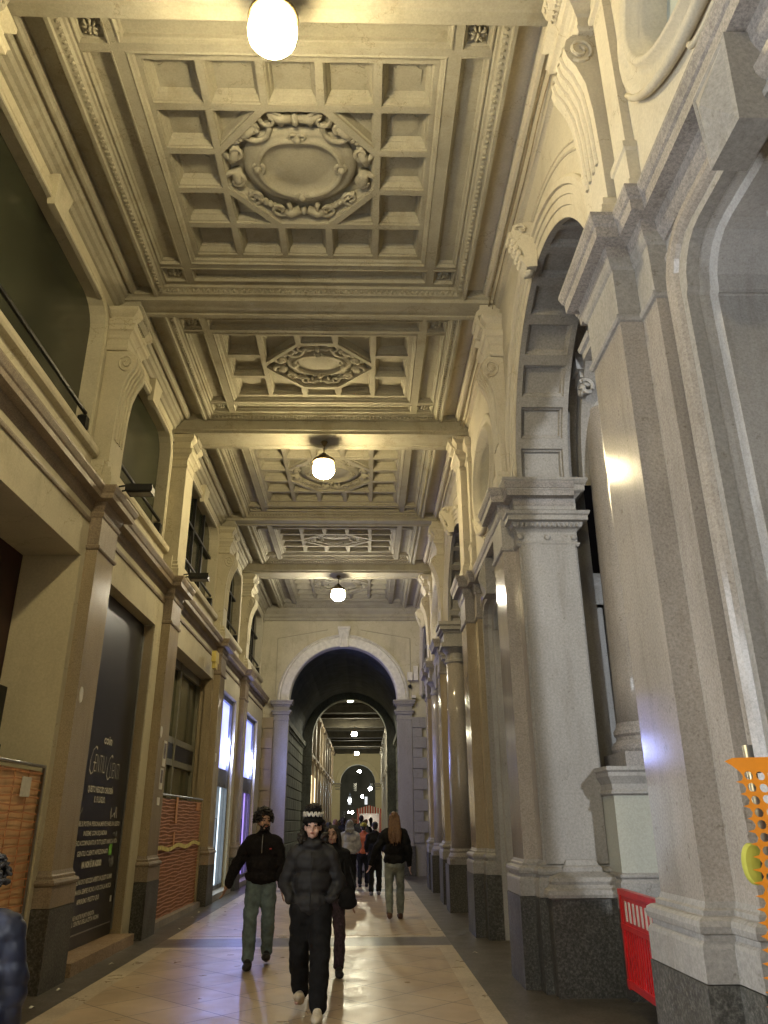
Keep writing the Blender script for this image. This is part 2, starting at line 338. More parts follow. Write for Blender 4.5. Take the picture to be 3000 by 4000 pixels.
def cartouche(cx, cy, z, sx, sy):
    """relief hanging below z; sx, sy half sizes of the inner oval"""
    p = sub("cartouche", ceil)
    mb = MB(); n = 40
    def ov(kx, ky, zz): return [(cx + sx * kx * math.cos(2 * PI * k / n), cy + sy * ky * math.sin(2 * PI * k / n) * (1 - .10 * math.sin(2 * PI * k / n) ** 8 * (1 if math.sin(2 * PI * k / n) < 0 else 0)), zz) for k in range(n)]
    mb.loops([ov(1.42, 1.42, z), ov(1.40, 1.40, z - .03), ov(1.22, 1.22, z - .075), ov(1.12, 1.12, z - .06), ov(1.10, 1.10, z - .10), ov(1.02, 1.02, z - .115), ov(.96, .96, z - .09), ov(.95, .95, z - .045), ov(.6, .6, z - .06), ov(.2, .2, z - .065)], True, False, True)
    obj("shield", mb, CEIL, p, True)
    mb = MB()
    for mx in (-1, 1):
        for (dx, dy, r, a, tn, sg, w) in ((.62, -1.62, .20, 2.6, 1.3, 1, .035), (1.02, -1.30, .26, 3.6, 1.2, -1, .04), (1.55, -.55, .2, 4.4, 1.3, 1, .04),
                                          (1.62, .45, .22, 1.2, 1.2, -1, .045), (1.25, 1.08, .16, .8, 1.2, 1, .035), (.62, 1.55, .18, 3.8, 1.3, -1, .035),
                                          (.12, -1.05, .10, .3, 1.2, 1, .024), (1.05, .0, .12, 1.6, 1.2, 1, .03), (.14, 1.02, .08, .6, 1, 1, .022)):
            spiral(mb, cx + mx * dx * sx, cy + dy * sy, z - .07, r * sx * 1.6, a, tn, sg, w, .03, mx)
        # ribbon-like wings and swags
        for (x0, y0, x1, y1, r0, r1) in ((.1, -1.62, .62, -1.75, .06, .035), (.95, -1.42, 1.35, -1.05, .055, .045), (1.5, -.75, 1.66, -.2, .05, .06), (1.6, .1, 1.55, .62, .07, .05), (.1, 1.62, .6, 1.72, .06, .035)):
            mb.tube([(cx + mx * sx * x0, cy + sy * y0, z - .05), (cx + mx * sx * (x0 + x1) / 2, cy + sy * (y0 + y1) / 2 + .02, z - .085), (cx + mx * sx * x1, cy + sy * y1, z - .05)], [r0, (r0 + r1) / 2 + .01, r1], 7)
        for (x0, y0, x1, y1, k) in ((.95, -1.32, 1.45, -.92, 6), (.75, 1.45, 1.3, .95, 6)):
            for i in range(k):
                t = i / (k - 1); mb.ell((cx + mx * sx * (x0 + (x1 - x0) * t), cy + sy * (y0 + (y1 - y0) * t), z - .08 + .02 * abs(t - .5)), .038, .055, .045, 7, 5, Matrix.Rotation(mx * .7, 3, 'Z'))
    mb.ell((cx, cy - 1.62 * sy, z - .08), .05, .09, .06, 8, 6); mb.ell((cx, cy + 1.62 * sy, z - .07), .04, .07, .05, 8, 6)
    for dx, dy in ((0, -1.02), (.0, 1.05), (-1.04, 0), (1.04, 0)): mb.ell((cx + dx * sx, cy + dy * sy, z - .11), .05, .05, .04, 8, 6)
    obj("scrollwork", mb, CEIL, p, True)

def notch_panel(mb, x0, x1, y0, y1, z, c=.07, t=.012):
    pts = []
    for (px, py, a0) in ((x0, y0, 0), (x1, y0, PI / 2), (x1, y1, PI), (x0, y1, -PI / 2)):
        seg = [(px + c * math.cos(a), py + c * math.sin(a)) for a in [a0 + PI / 2 * (1 - i / 3) for i in range(4)]]
        pts += seg
    mb.loops([[(a, b, z) for a, b in pts], [(a, b, z - t) for a, b in pts]], True, False, True)

def panel(ya, ybb, rows, rna, rnb, seed):
    """coffered panel between beam faces ya..ybb; rna/rnb: distance of rosette centres from the faces"""
    rnd = random.Random(seed)
    ra, rb = ya + rna, ybb - rnb
    xs = lambda d: (XC - d, XC + d)
    fy0, fy1 = ra + .22, rb - .22
    holes = [rect(XC - 1.69, XC + 1.69, fy0, fy1)]
    sq = []
    for sx in (-1, 1):
        cx = XC + sx * 1.974
        a, b = cx - .16, cx + .16
        holes.append(rect(a, b, ra + .22, rb - .22))
        for yy in (ra, rb): sq.append((cx, yy)); holes.append(rect(cx - .16, cx + .16, yy - .15, yy + .15))
    for yy in (ra, rb): holes.append(rect(XC - 1.72, XC + 1.72, yy - .14, yy + .14))
    p = sub("ceiling_panel", ceil)
    mb = MB(); mb.plate(rect(XC - 2.17, XC + 2.17, ya - .03, ybb + .03), holes, lambda a, b: (a, b, ZF))
    for h in holes[1:]: steps(mb, h, [(0, ZF), (.0, ZF - .012), (.015, ZF - .012), (.03, ZF + .03), (.05, ZF + .035), (.06, ZF + .075)])
    steps(mb, holes[0], [(0, ZF), (.02, ZF - .01), (.03, ZF + .02), (.06, ZF + .03), (.075, ZR), (.09, ZR)], cap=False)
    # coffers
    g0 = inset(holes[0], .088); cx = XC; cyy = (fy0 + fy1) / 2; Lh = (fy1 - fy0) / 2 - .15
    hs = []
    if rows == 5: pit = Lh * 2 / 5 + .02
    elif rows == 4: pit = Lh * 2 / 4 + .02
    else: pit = Lh * 2 / 3 + .025
    op = pit - .085; pc = .64; oc = .56
    mid = rows - 2 if rows > 3 else rows
    octy = {5: .87, 4: .52, 3: Lh - .30}[rows] if rows != 5 else 1.5 * pit - .045
    if rows == 4: octy = pit - .045
    sv = {5: .26, 4: .03, 3: .035}[rows]
    octo = [(cx - .315, cyy - octy), (cx + .315, cyy - octy), (cx + .93, cyy - sv), (cx + .93, cyy + sv), (cx + .315, cyy + octy), (cx - .315, cyy + octy), (cx - .93, cyy + sv), (cx - .93, cyy - sv)]
    hs.append(octo); small = []
    rowc = [cyy + (i - (rows - 1) / 2) * pit for i in range(rows)]
    for i, ry in enumerate(rowc):
        for k in range(-2, 3):
            if abs(k) < 2 and (rows == 3 or 0 < i < rows - 1): continue
            small.append(rect(cx + k * pc - oc / 2, cx + k * pc + oc / 2, ry - op / 2, ry + op / 2))
    ry1 = (Lh if rows == 3 else (rows / 2 - 1) * pit - .043)
    wed = []
    if rows == 3:
        e0, e1 = octy + .08, Lh - .02
        for sg in (-1, 1):
            small.append(rect(cx - .27, cx + .27, min(cyy + sg * e0, cyy + sg * e1), max(cyy + sg * e0, cyy + sg * e1)))
            for mx in (-1, 1): wed.append([(cx + mx * .92, cyy + sg * (e1)), (cx + mx * .92, cyy + sg * (sv + .11)), (cx + mx * .36, cyy + sg * (octy + .05)), (cx + mx * .36, cyy + sg * e1)])
    else:
        for sg in (-1, 1):
            for mx in (-1, 1): wed.append([(cx + mx * .92, cyy + sg * ry1), (cx + mx * .92, cyy + sg * (sv + .12)), (cx + mx * .44, cyy + sg * ry1)])
    hs += small + wed
    mb.plate([tuple(q) for q in g0], hs, lambda a, b: (a, b, ZR))
    for h in small:
        hgt = h[2][1] - h[0][1]
        steps(mb, h, [(0, ZR), (.0, ZR + .03), (.018, ZR + .035), (.035, ZR + .11), (.05, ZR + .12), (.07, ZR + .17)])
        if hgt > .35: notch_panel(mb, h[0][0] + .12, h[2][0] - .12, h[0][1] + .115, h[2][1] - .115, ZR + .17)
    for h in wed: steps(mb, h, [(0, ZR), (.0, ZR + .04), (.02, ZR + .045), (.035, ZR + .16)])
    steps(mb, octo, [(0, ZR), (.0, ZR + .04), (.02, ZR + .05), (.05, ZR + .10), (.06, ZR + .15)])
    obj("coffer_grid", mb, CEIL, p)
    cartouche(cx, cyy - .02, ZR + .13, .50 if rows == 5 else .42, (.44 if rows == 5 else (octy * .47)))
    for (a, b) in sq:
        mb = MB(); rosette(mb, a, b, ZF + .05, .10, rnd); obj("rosette", mb, CEIL, p, True)
    # egg band and ridge all round
    mb = MB()
    ridge = [(2.15, ZF + .0), (2.165, ZF - .03), (2.19, ZF - .035), (2.21, ZF - .075), (2.29, ZF - .09), (2.30, ZF - .12), (2.34, ZF - .12), (2.345, ZF + .1)]
    for sx in (-1, 1):
        mb.loops([[(XC + sx * d, y, z) for d, z in ridge] for y in (ya - .02, ybb + .02)], False)
        k = int((ybb - ya) / .075)
        for i in range(k):
            y = ya + (i + .5) * (ybb - ya) / k
            mb.ell((XC + sx * 2.235, y, ZF - .075), .035, .024, .03, 5, 4)
    k = int(4.34 / .075)
    for yy, sg in ((ya, 1), (ybb, -1)):
        mb.loops([[(x, yy + sg * d, z) for d, z in ((.0, ZF - .1), (.04, ZF - .095), (.07, ZF - .05), (.12, ZF - .035), (.13, ZF + .0))] for x in (XC - 2.2, XC + 2.2)], False)
        for i in range(k): mb.ell((XC - 2.17 + (i + .5) * 4.34 / k, yy + sg * .075, ZF - .06), .024, .03, .03, 5, 4)
    obj("egg_moulding", mb, CEIL, p)

bw = {0: .25, 1: .375}
for i in range(-2, 5):
    j0, j1 = i - 1, i
    ya = yb(j0) + bw[j0 % 2]; yz = yb(j1) - bw[j1 % 2]
    rows = 5 if i % 2 == 0 else (3 if i == 1 or i < 0 else 4)
    panel(ya, yz, rows, .34 if j0 % 2 else .355, .34 if j1 % 2 else .355, 10 + i)
# side soffit and cornices down to the walls (a part for each side), slab above
sideprof = [(2.345, 9.05), (2.36, 9.12), (2.60, 9.13), (2.605, 9.06), (2.63, 9.05), (2.64, 9.0), (2.68, 8.99), (2.69, 9.02), (2.73, 9.02), (2.76, 8.96), (2.79, 8.95), (2.81, 8.88), (2.86, 8.86), (2.88, 8.80), (2.915, 8.79), (2.93, 8.76), (2.93, 8.62), (2.90, 8.61), (2.885, 8.57), (2.885, 8.5), (2.93, 8.49)]
for s in (-1, 1):
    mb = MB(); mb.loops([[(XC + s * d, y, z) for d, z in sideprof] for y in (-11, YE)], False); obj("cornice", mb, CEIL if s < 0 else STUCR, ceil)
mb = MB(); mb.box(XC - 3.3, XC + 3.3, -11, YE, 9.45, 9.6); obj("roof_slab", mb, CEIL, ceil)
for j in range(-4, 4):
    y = yb(j); w = bw[j % 2]; zb = 8.725 if j % 2 else 8.93
    mb = MB()
    pr = [(w + .02, 9.3), (w + .02, 9.0), (w - .0, 8.99), (w - .0, zb + .07), (w - .03, zb + .05), (w - .04, zb + .0), (w * .55, zb), (w * .5, zb + .02)]
    full = pr + [(-a, b) for a, b in pr[::-1]]
    x0 = XC - 2.93; x1 = XC + 2.93
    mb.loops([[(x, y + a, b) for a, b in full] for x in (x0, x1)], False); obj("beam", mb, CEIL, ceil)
# scrolled consoles under the beam ends
def console_mb(s, y):
    mb = MB(); w = .17
    pr = [(2.93, 8.30), (2.86, 8.34), (2.83, 8.42), (2.80, 8.46), (2.70, 8.47), (2.58, 8.50), (2.50, 8.58), (2.47, 8.70), (2.50, 8.80), (2.56, 8.86), (2.56, 8.93), (2.93, 8.95)]
    if s is not None:
        mb.loops([[(XC + s * d, y + q, z) for d, z in pr] for q in (-w, w)], True, True, True)
        for sy in (-1, 1):
            pts = []
            for i in range(20):
                t = i / 19; a = 2 * PI * 1.4 * t; r = .11 * (1 - .8 * t); pts.append((XC + s * (2.60 + r * math.cos(a)), y + sy * (w + .005), 8.68 + r * math.sin(a)))
            mb.tube(pts, .018, 5)
            for i in range(4): mb.ell((XC + s * (2.80 - i * .03), y + sy * (w + .01), 8.60 - .06 * i), .05, .02, .035, 6, 4)
        for k in range(5): mb.ell((XC + s * 2.49, y - .12 + .06 * k, 8.64), .03, .024, .05, 6, 4); mb.ell((XC + s * (2.60), y - .12 + .06 * k, 8.50), .06, .022, .03, 6, 4)
        for k in range(7): mb.ell((XC + s * 2.545, y - .15 + .05 * k, 8.52), .016, .016, .016, 5, 4)
    return mb
for j in range(-3, 4):
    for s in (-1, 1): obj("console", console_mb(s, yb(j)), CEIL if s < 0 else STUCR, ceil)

mb = MB(); pts = []
rnd = random.Random(11)
for q in range(90):
    y = -6 + q * .37; pts.append((XC + 2.70 + .012 * math.sin(q * .9) + rnd.uniform(-.006, .006), y, 8.93 + .02 * math.sin(q * .7) + rnd.uniform(-.01, .01)))
mb.tube(pts, .011, 5); mb.tube([(a_ + .05, b_, c_ - .05) for a_, b_, c_ in pts], .007, 5); obj("cable", mb, mat_plain("old_cable", (.25, .2, .12), .7, var=.4), ceil)
# ================================================================== left wall
lw = thing("shop_wall", "long cream wall of shop openings below and tall windows above, left of the arcade", "wall", (-3.6, 12, 0))
S = -1
YL0 = -11.0
PW = .33
def wall_path(dwall, dsh, ys0, ys1, js, pw=PW, skip=()):
    pts = [(ys0, dwall)]
    for j in js:
        y = yb(j)
        pts += [(y - pw, dwall), (y - pw, dsh), (y + pw, dsh), (y + pw, dwall)]
    pts.append((ys1, dwall)); return pts
JS = list(range(-4, 4))
openA = lambda i: (yb(i - 1) + .46, yb(i) - .46) if i % 2 == 0 else (yb(i - 1) + .60, yb(i) - .745)
holes = []; op = {}
for i in range(-3, 5):
    a, b = openA(i)
    if i == 4: b = yb(4) - 1.25
    if i in (2,): a, b = yb(1) + .60, yb(2) - .42
    op[i] = (a, b); holes.append([(a, .0), (b, .0), (b, 4.80), (a, 4.80)])
mb = MB(); mb.plate([(YL0, -.0005), (YE, -.0005), (YE, 5.60), (YL0, 5.60)], [[(p[0], p[1] + (.0002 if p[1] == 0 else 0)) for p in h] for h in holes], lambda a, b: mpw(S)(a, b, 2.764))
for h in holes: reveal(mb, h, S, 2.764, 3.5)
obj("wall", mb, STUC, lw)
# window storey
wh = {}
mb = MB(); hl = []
for i in range(-3, 5):
    a, b = yb(i - 1) + .52, yb(i) - .52
    c = .42; q = 5
    L = [(a, 6.36), (b, 6.36)] + [(b - c * .0 - c + c * math.cos(PI / 2 * k / q), 8.13 + .40 * math.sin(PI / 2 * k / q)) for k in range(q + 1)] + [(a + c - c * math.cos(PI / 2 * (1 - k / q)), 8.13 + .40 * math.sin(PI / 2 * (1 - k / q))) for k in range(q + 1)]
    hl.append(L); wh[i] = (a, b, L)
mb.plate([(YL0, 5.7), (YE, 5.7), (YE, 8.8), (YL0, 8.8)], hl, lambda a, b: mpw(S)(a, b, 2.914))
for L in hl: reveal(mb, L, S, 2.914, 3.13)
obj("upper_wall", mb, STUC, lw)
# entablature
mb = MB(); pth = wall_path(2.764, 2.615, YL0, YE, JS)
mb.sweep(pth, [(-.05, 5.44), (.0, 5.44), (.012, 5.47), (.03, 5.50), (.035, 5.53), (.05, 5.575), (.155, 5.585), (.16, 5.65), (.175, 5.67), (.20, 5.73), (.20, 5.755), (-.16, 5.765)], mpx(S))
obj("cornice", mb, CORNL, lw)
mb = MB()
for i in range(-3, 5):
    a, b = yb(i - 1) + PW, yb(i) - PW
    mb.sweep([(a + .05, 2.764), (b - .05, 2.764)], [(0, 5.28), (.022, 5.285), (.03, 5.31), (.03, 5.33), (0, 5.335)], mpx(S))
obj("architrave", mb, CORNL, lw)
# parapet under the windows
mb = MB(); pth = wall_path(2.86, 2.70, YL0, YE, JS, .36)
mb.sweep(pth, [(-.05, 5.76), (.03, 5.76), (.03, 5.90), (.015, 5.93), (0, 5.94), (0, 6.20), (-.1, 6.2)], mpx(S)); 
mb2 = MB()
for i in range(-3, 5):
    a, b = yb(i - 1) + PW + .02, yb(i) - PW - .02
    mb2.sweep([(a, 2.86), (b, 2.86)], [(-.06, 6.19), (.0, 6.19), (.01, 6.22), (.05, 6.235), (.075, 6.25), (.09, 6.29), (.09, 6.35), (-.30, 6.362)], mpx(S))
    mb2.sweep([(a + .25, 2.86), (b - .25, 2.86)], [(0, 6.0), (.014, 6.005), (.014, 6.025), (0, 6.03)], mpx(S))
obj("parapet", mb, STUC, lw); obj("window_sill", mb2, STUC, lw)
# windows
GLT = mat_glassy("blind_window_glass", (.045, .05, .032), .22)
for i in range(-2, 5):
    a, b, L = wh[i]; w = sub("window", lw)
    mb = MB(); mb.sweep(L[1:] + [L[0]], [(.0, 2.914), (.0, 2.885), (.03, 2.88), (.04, 2.868), (.10, 2.868), (.11, 2.885), (.13, 2.89), (.13, 2.914)], mpw(S), cap=False); obj("frame", mb, STUC, w)
    ym = (a + b) / 2; mb = MB(); mb.loops([[mpw(S)(ym + q * .14, 8.42, d) for q, d in ((-1, 2.93), (-1, 2.84), (1, 2.84), (1, 2.93))], [mpw(S)(ym + q * .22, 8.80, d) for q, d in ((-1, 2.93), (-1, 2.80), (1, 2.80), (1, 2.93))]], True, True, True); obj("keystone", mb, STUC, w)
    mb = MB(); mb.plate([(a - .02, 6.34), (b + .02, 6.34), (b + .02, 8.56), (a - .02, 8.56)], [], lambda p, q: mpw(S)(p, q, 3.10)); obj("glass", mb, GLT if i < 2 else DGLASS, w)
    mb = MB()
    mb.tube([mpw(S)(a + .05, 6.80, 2.96), mpw(S)(b - .03, 6.80, 2.96)], .028, 8)
    mb.box(XC - 3.02, XC - 2.90, b - .12, b - .01, 6.55, 6.72)
    if i >= 2:
        for k in range(1, 4): yy = a + (b - a) * k / 4; mb.box(XC - 3.09, XC - 3.03, yy - .03, yy + .03, 6.36, 8.54)
        mb.box(XC - 3.09, XC - 3.03, a, b, 7.75, 7.81); mb.box(XC - 3.09, XC - 3.03, a, b, 6.37, 6.47)
    obj("rail", mb, BLACK, w)
    for yy in (a + .0, b - .0): pass
# pilasters
def pilaster_mesh(par, s, y, pw, dw, dsh, mats, top=4.93):
    p = sub("pilaster", par); pth = [(y - pw, dw + .02), (y - pw, dsh), (y + pw, dsh), (y + pw, dw + .02)]
    mb = MB(); mb.sweep(pth, [(0, 1.15), (0, top)], mpx(s)); obj("shaft", mb, mats[0], p)
    mb = MB(); mb.sweep(pth, [(.0, .80), (.05, .80), (.05, 1.0), (.045, 1.01), (.065, 1.025), (.072, 1.05), (.06, 1.075), (.03, 1.085), (.03, 1.115), (.012, 1.13), (0, 1.17)], mpx(s)); obj("base_moulding", mb, mats[1], p)
    mb = MB(); mb.sweep(pth, [(.055, -.05), (.055, .79), (0, .80)], mpx(s)); obj("plinth", mb, PLIN, p)
    mb = MB(); mb.sweep(pth, [(0, top - .01), (.02, top), (.03, top + .02), (.03, top + .045), (.004, top + .06), (.004, 5.36), (.02, 5.38), (.03, 5.42), (.0, 5.46)], mpx(s)); obj("capital", mb, mats[1], p)
    return p
for j in JS[:-1] + [3]:
    pilaster_mesh(lw, S, yb(j), PW, 2.764, 2.615, (GRANB, CORNL))
def upper_pil(par, s, y, pw, dw, dsh, mat, volute, zt=8.70):
    p = sub("upper_pilaster", par); pth = [(y - pw, dw + .02), (y - pw, dsh), (y + pw, dsh), (y + pw, dw + .02)]
    mb = MB(); mb.sweep(pth, [(.05, 5.77), (.05, 5.95), (.035, 5.97), (.035, 6.02), (.012, 6.05), (.012, 6.10), (0, 6.12)], mpx(s)); obj("base_moulding", mb, mat, p)
    mb = MB()
    if volute:
        d0 = dsh + .05; LL = []
        prof = [(5.9 + .2, 0), (6.6, .0), (7.1, .012), (7.4, .04), (7.6, .10), (7.72, .165), (7.82, .185), (7.92, .16), (7.99, .09), (8.0, .03)]
        for q, k in ((-pw * .86, 1), (pw * .86, 1)): LL.append([mpx(s)(y + q, d0 - f, z) for z, f in prof] + [mpx(s)(y + q, dw + .02, 8.0), mpx(s)(y + q, dw + .02, 6.1)])
        mb.loops(LL, True, True, True)
        for sy in (-1, 1):
            pts = []
            for k in range(26):
                t = k / 25; a = -2.2 + 2 * PI * 1.6 * t; r = .145 * (1 - .82 * t); pts.append(mpx(s)(y + sy * (pw * .86 + .008), d0 + .0 - .05 + r * math.cos(a) * .8, 7.80 + r * math.sin(a)))
            mb.tube(pts, .016, 6)
        for q in (-.5, -.17, .17, .5):
            mb.tube([mpx(s)(y + q * pw, d0 - f - .004, z) for z, f in prof[1:9]], .022, 6)
    else:
        mb.sweep(pth, [(0, 6.10), (0, 8.0)], mpx(s))
    obj("shaft", mb, mat, p, False)
    mb = MB(); mb.sweep(pth, [(-.30, 7.985), (.0, 7.985), (.015, 8.01), (.02, 8.03), (0, 8.05), (0, 8.16), (.02, 8.18), (.03, 8.22), (.06, 8.26), (.09, 8.28), (.09, 8.34), (.11, 8.37), (.05, 8.40), (.05, 8.52), (.09, 8.56), (.12, 8.60), (.12, 8.66), (.0, 8.72)], mpx(s)); obj("capital", mb, mat, p)
for j in JS: upper_pil(lw, S, yb(j), .30, 2.914, 2.615, STUC, j % 4 != 1)
# low plinth between openings and wall skirting
# ---------------- bay A: deep plastered opening with orange-netted hoarding
a, b = op[0]
sh = thing("shop_recess", "deep plastered shop opening with dark red interior, first on the left", "shopfront", (-4.2, 7, 0))
mb = MB(); mb.box(-4.75, -4.33, a - .2, b + .2, -.02, 5.0); obj("back_panel", mb, mat_plain("dark_red_interior", (.035, .010, .008), .5, var=.7, scale=.8), sh)
mb = MB(); mb.box(-4.34, -4.22, b - .35, b - .02, 3.3 - .9, 3.15); mb.box(-4.32, -4.18, b - .5, b - .02, 0, 2.5); obj("dark_frame", mb, BLACK, sh)
YST = mat_stucco("yellow_plaster", (.60, .54, .36), (.54, .48, .32), st=.2, bump=.1, crack=False)
mb = MB(); mb.box(-4.32, -3.606, b - .012, b + .1, 0, 4.79); obj("plastered_jamb", mb, YST, sh)

ORANGE = mat_plain("orange_net", (.48, .21, .09), .55, var=.2)
ORANGED = mat_plain("orange_fabric", (.50, .22, .07), .7, var=.3, scale=5)
STEEL = mat_plain("galvanised_steel", (.33, .33, .32), .3, .8)
PAPER = mat_plain("paper", (.6, .58, .52), .7)
def orange_fence(y0, y1, zt, x, label, back, rows, hw=.008, wav=.008, frame=STEEL, tape=True, backmat=None):
    t = thing("net_barrier", label, "barrier", (x, (y0 + y1) / 2, 0), 0, "orange netted barriers closing the shop openings")
    rnd = random.Random(int(y0 * 10))
    mb = MB()
    for k in range(rows):
        z = .12 + (zt - .2) * k / (rows - 1); n = 24; ph = rnd.uniform(0, 6)
        LL = []
        for i in range(n + 1):
            y = y0 + (y1 - y0) * i / n; dz = wav * math.sin(i * 1.1 + ph) + rnd.uniform(-.006, .006)
            LL.append([(x + .004, y, z + dz - hw), (x + .004, y, z + dz + hw)])
        mb.loops(LL, False)
    nv = int((y1 - y0) / (.09 if backmat is None or hw > .009 else .35))
    for i in range(nv + 1):
        y = y0 + (y1 - y0) * i / nv; mb.box(x - .004, x + .002, y - .007, y + .007, .1, zt - .06)
    obj("net", mb, ORANGE, t)
    mb = MB(); mb.box(x - .05, x - .02, y0, y1, .08, zt - .05); obj("panel", mb, backmat or ORANGED, t)
    mb = MB(); r = .022
    mb.tube([(x + .01, y0, 0), (x + .01, y0, zt), (x + .01, y1, zt), (x + .01, y1, 0)], r, 8); obj("frame", mb, frame, t, True)
    if tape:
        mb = MB(); LL = []
        for i in range(20):
            y = y0 + (y1 - y0) * i / 19; z = 1.22 + .03 * math.sin(i * .9) + .04 * i / 19; LL.append([(x + .03, y, z - .035), (x + .03, y, z + .035)])
        mb.loops(LL, False); obj("warning_tape", mb, mat_plain("yellow_tape", (.6, .5, .12), .5, var=.4, scale=14), t)
    return t
f1 = orange_fence(op[0][0] + .1, 9.17, 2.25, -3.63, "orange netting over a tan board in the first deep opening, dark person before it", True, 26, tape=False, backmat=mat_plain("tan_board", (.60, .38, .20), .7, var=.35, scale=1.5))
mb = MB(); mb.box(-3.62, -3.612, 8.62, 8.85, 1.92, 2.12); obj("notice", mb, PAPER, f1)
# ---------------- bay B: black hoarding with lettering
a, b = op[1]
hb = thing("shop_hoarding", "tall black hoarding with white Italian closing notice between brown pilasters", "hoarding", (-3.78, (a + b) / 2, 0))
mb = MB(); mb.box(-3.84, -3.78, a, b, .14, 4.79); obj("board", mb, HOARD, hb)
mb = MB(); mb.box(-3.775, -3.765, a + .05, b - .1, .30, .315); mb.box(-3.776, -3.755, b - .02, b, .2, 4.6); obj("metal_trim", mb, STEEL, hb)
mb = MB(); mb.box(-3.9, -3.42, a + .02, b + .02, -.02, .135); obj("doorstep", mb, mat_granite("step_stone", [(.12, .08, .05), (.3, .21, .13), (.38, .27, .17), (.44, .33, .22)], .45, 40, .25), hb)
mb = MB(); mb.box(-3.83, -3.62, b - .001, b + .05, .13, 4.78); obj("brown_jamb", mb, GRANB, hb)
INK = mat_plain("white_lettering", (.62, .60, .50), .6, var=.1)
GREY = mat_plain("chalk_scribble", (.16, .16, .16), .7, var=.4)
GRN = mat_plain("green_spray", (.01, .12, .06), .6, var=.5)
def text_mb(body, size, x, yc, z, sx=1.0, shear=0.0, align='CENTER', bold=.0, face=1, width=None):
    cu = bpy.data.curves.new("lettering", 'FONT'); cu.body = body; cu.size = size; cu.align_x = align; cu.shear = shear; cu.offset = bold; cu.resolution_u = 2
    o = link(bpy.data.objects.new("lettering", cu)); bpy.context.view_layer.update()
    dg = bpy.context.evaluated_depsgraph_get(); me = bpy.data.meshes.new_from_object(o.evaluated_get(dg))
    bpy.data.objects.remove(o); bpy.data.curves.remove(cu)
    mb = MB()
    w = max([v.co.x for v in me.vertices]) - min([v.co.x for v in me.vertices]) if me.vertices else 1
    if width: sx = width / w
    for v in me.vertices: mb.V((x, yc + v.co.x * sx * face, z + v.co.y))
    for p in me.polygons: mb.F(*p.vertices)
    bpy.data.meshes.remove(me); return mb
yc = 11.72; xt = -3.7765
TX = [("coin", .17, 2.73, .36, 0, .004, 11.78), ("G", .60, 2.27, .24, .45, -.016, 11.17), ("ENTILI", .36, 2.32, .48, 0, -.008, 11.55), ("C", .56, 2.23, .22, .45, -.015, 11.92), ("LIENTI", .34, 2.27, .44, 0, -.008, 12.24),
      ("QUESTO NEGOZIO CHIUDERÀ", .11, 2.06, 1.12, 0, .004, yc), ("IL 13 LUGLIO.", .11, 1.93, .48, 0, .004, yc),
      ("MENTRE SI POTEVA PERSONALMENTE FARE UN GESTO", .085, 1.62, 2.02, 0, .002, 11.78), ("INSIEME CON SQUADRA", .085, 1.50, 1.0, 0, .002, yc),
      ("PER AVERCI ACCOMPAGNATO IN TUTTI QUESTI ANNI E LA VITA", .085, 1.38, 2.0, 0, .002, 11.75), ("GENTILI CLIENTI AFFEZIONATI", .085, 1.25, 1.28, 0, .002, yc), ("MA NON È UN ADDIO!", .105, 1.10, .82, 0, .006, yc),
      ("VI INVITIAMO NEL NUOVO NEGOZIO APERTO IN QUESTI GIORNI", .085, .90, 2.0, 0, .002, 11.7), ("IL NEGOZIO RIMARRA SEMPRE VICINO A VOI CON LA MUSICA", .085, .78, 2.0, 0, .002, 11.72), ("APRIREMO PRESTO QUI", .085, .66, .9, 0, .002, 11.75),
      ("VI ASPETTIAMO NEI NOSTRI PUNTI VENDITA", .075, .48, 1.35, 0, .002, 11.4), ("DI CORSO E DEL CENTRO DELLA CITTA VICINA", .075, .41, 1.6, 0, .002, 11.5)]
TX = [(t, s_, z_ if i < 16 else z_, w_, sh_, b_, y_) for i, (t, s_, z_, w_, sh_, b_, y_) in enumerate(TX)]
mb = MB()
for (t_, s_, z_, w_, shr, bd, yy) in TX: mb.add(text_mb(t_, s_, xt, yy, z_, shear=shr, bold=bd, width=w_))
obj("lettering", mb, INK, hb, recalc=False)
def scribble(par, x, yc_, zc_, w, h, n, mat, seed, r=.006, nm="graffiti"):
    rnd = random.Random(seed); mb = MB(); pts = []
    for i in range(n): pts.append((x, yc_ - w / 2 + w * i / n + rnd.uniform(-.3, .3) * w / 3, zc_ + rnd.uniform(-.5, .5) * h))
    sm = []
    for i in range(1, len(pts) - 2):
        p0, p1, p2, p3 = [Vector(q) for q in pts[i - 1:i + 3]]
        for k in range(5):
            t = k / 5; sm.append(.5 * ((2 * p1) + (-p0 + p2) * t + (2 * p0 - 5 * p1 + 4 * p2 - p3) * t * t + (-p0 + 3 * p1 - 3 * p2 + p3) * t ** 3))
    mb.tube(sm, r, 4); obj(nm, mb, mat, par)
LG = mat_plain("pale_scribble", (.4, .38, .34), .7)
scribble(hb, xt, 12.45, 1.80, .42, .20, 12, LG, 3); scribble(hb, xt, 10.75, 1.80, .7, .18, 22, GREY, 4); scribble(hb, xt, 10.72, 2.12, .2, .3, 16, GREY, 5)
scribble(hb, xt, 10.95, .28 + .0, .45, .28, 30, GREY, 8); scribble(hb, xt, 12.6, 1.13, .22, .16, 20, GREY, 9); scribble(hb, xt, 10.68, 1.2, .2, .4, 40, GRN, 6, .012); scribble(hb, xt, 12.62, 1.50, .28, .08, 12, GREY, 11)
mb = MB(); mb.box(-3.779, -3.774, 12.42, 12.55, 1.22, 1.37); obj("sticker", mb, mat_plain("green_sticker", (.22, .55, .08), .6, var=.5, scale=25), hb)
mb = MB(); mb.box(-3.779, -3.774, 12.75, 12.81, .58, .66); obj("sticker", mb, PAPER, hb)
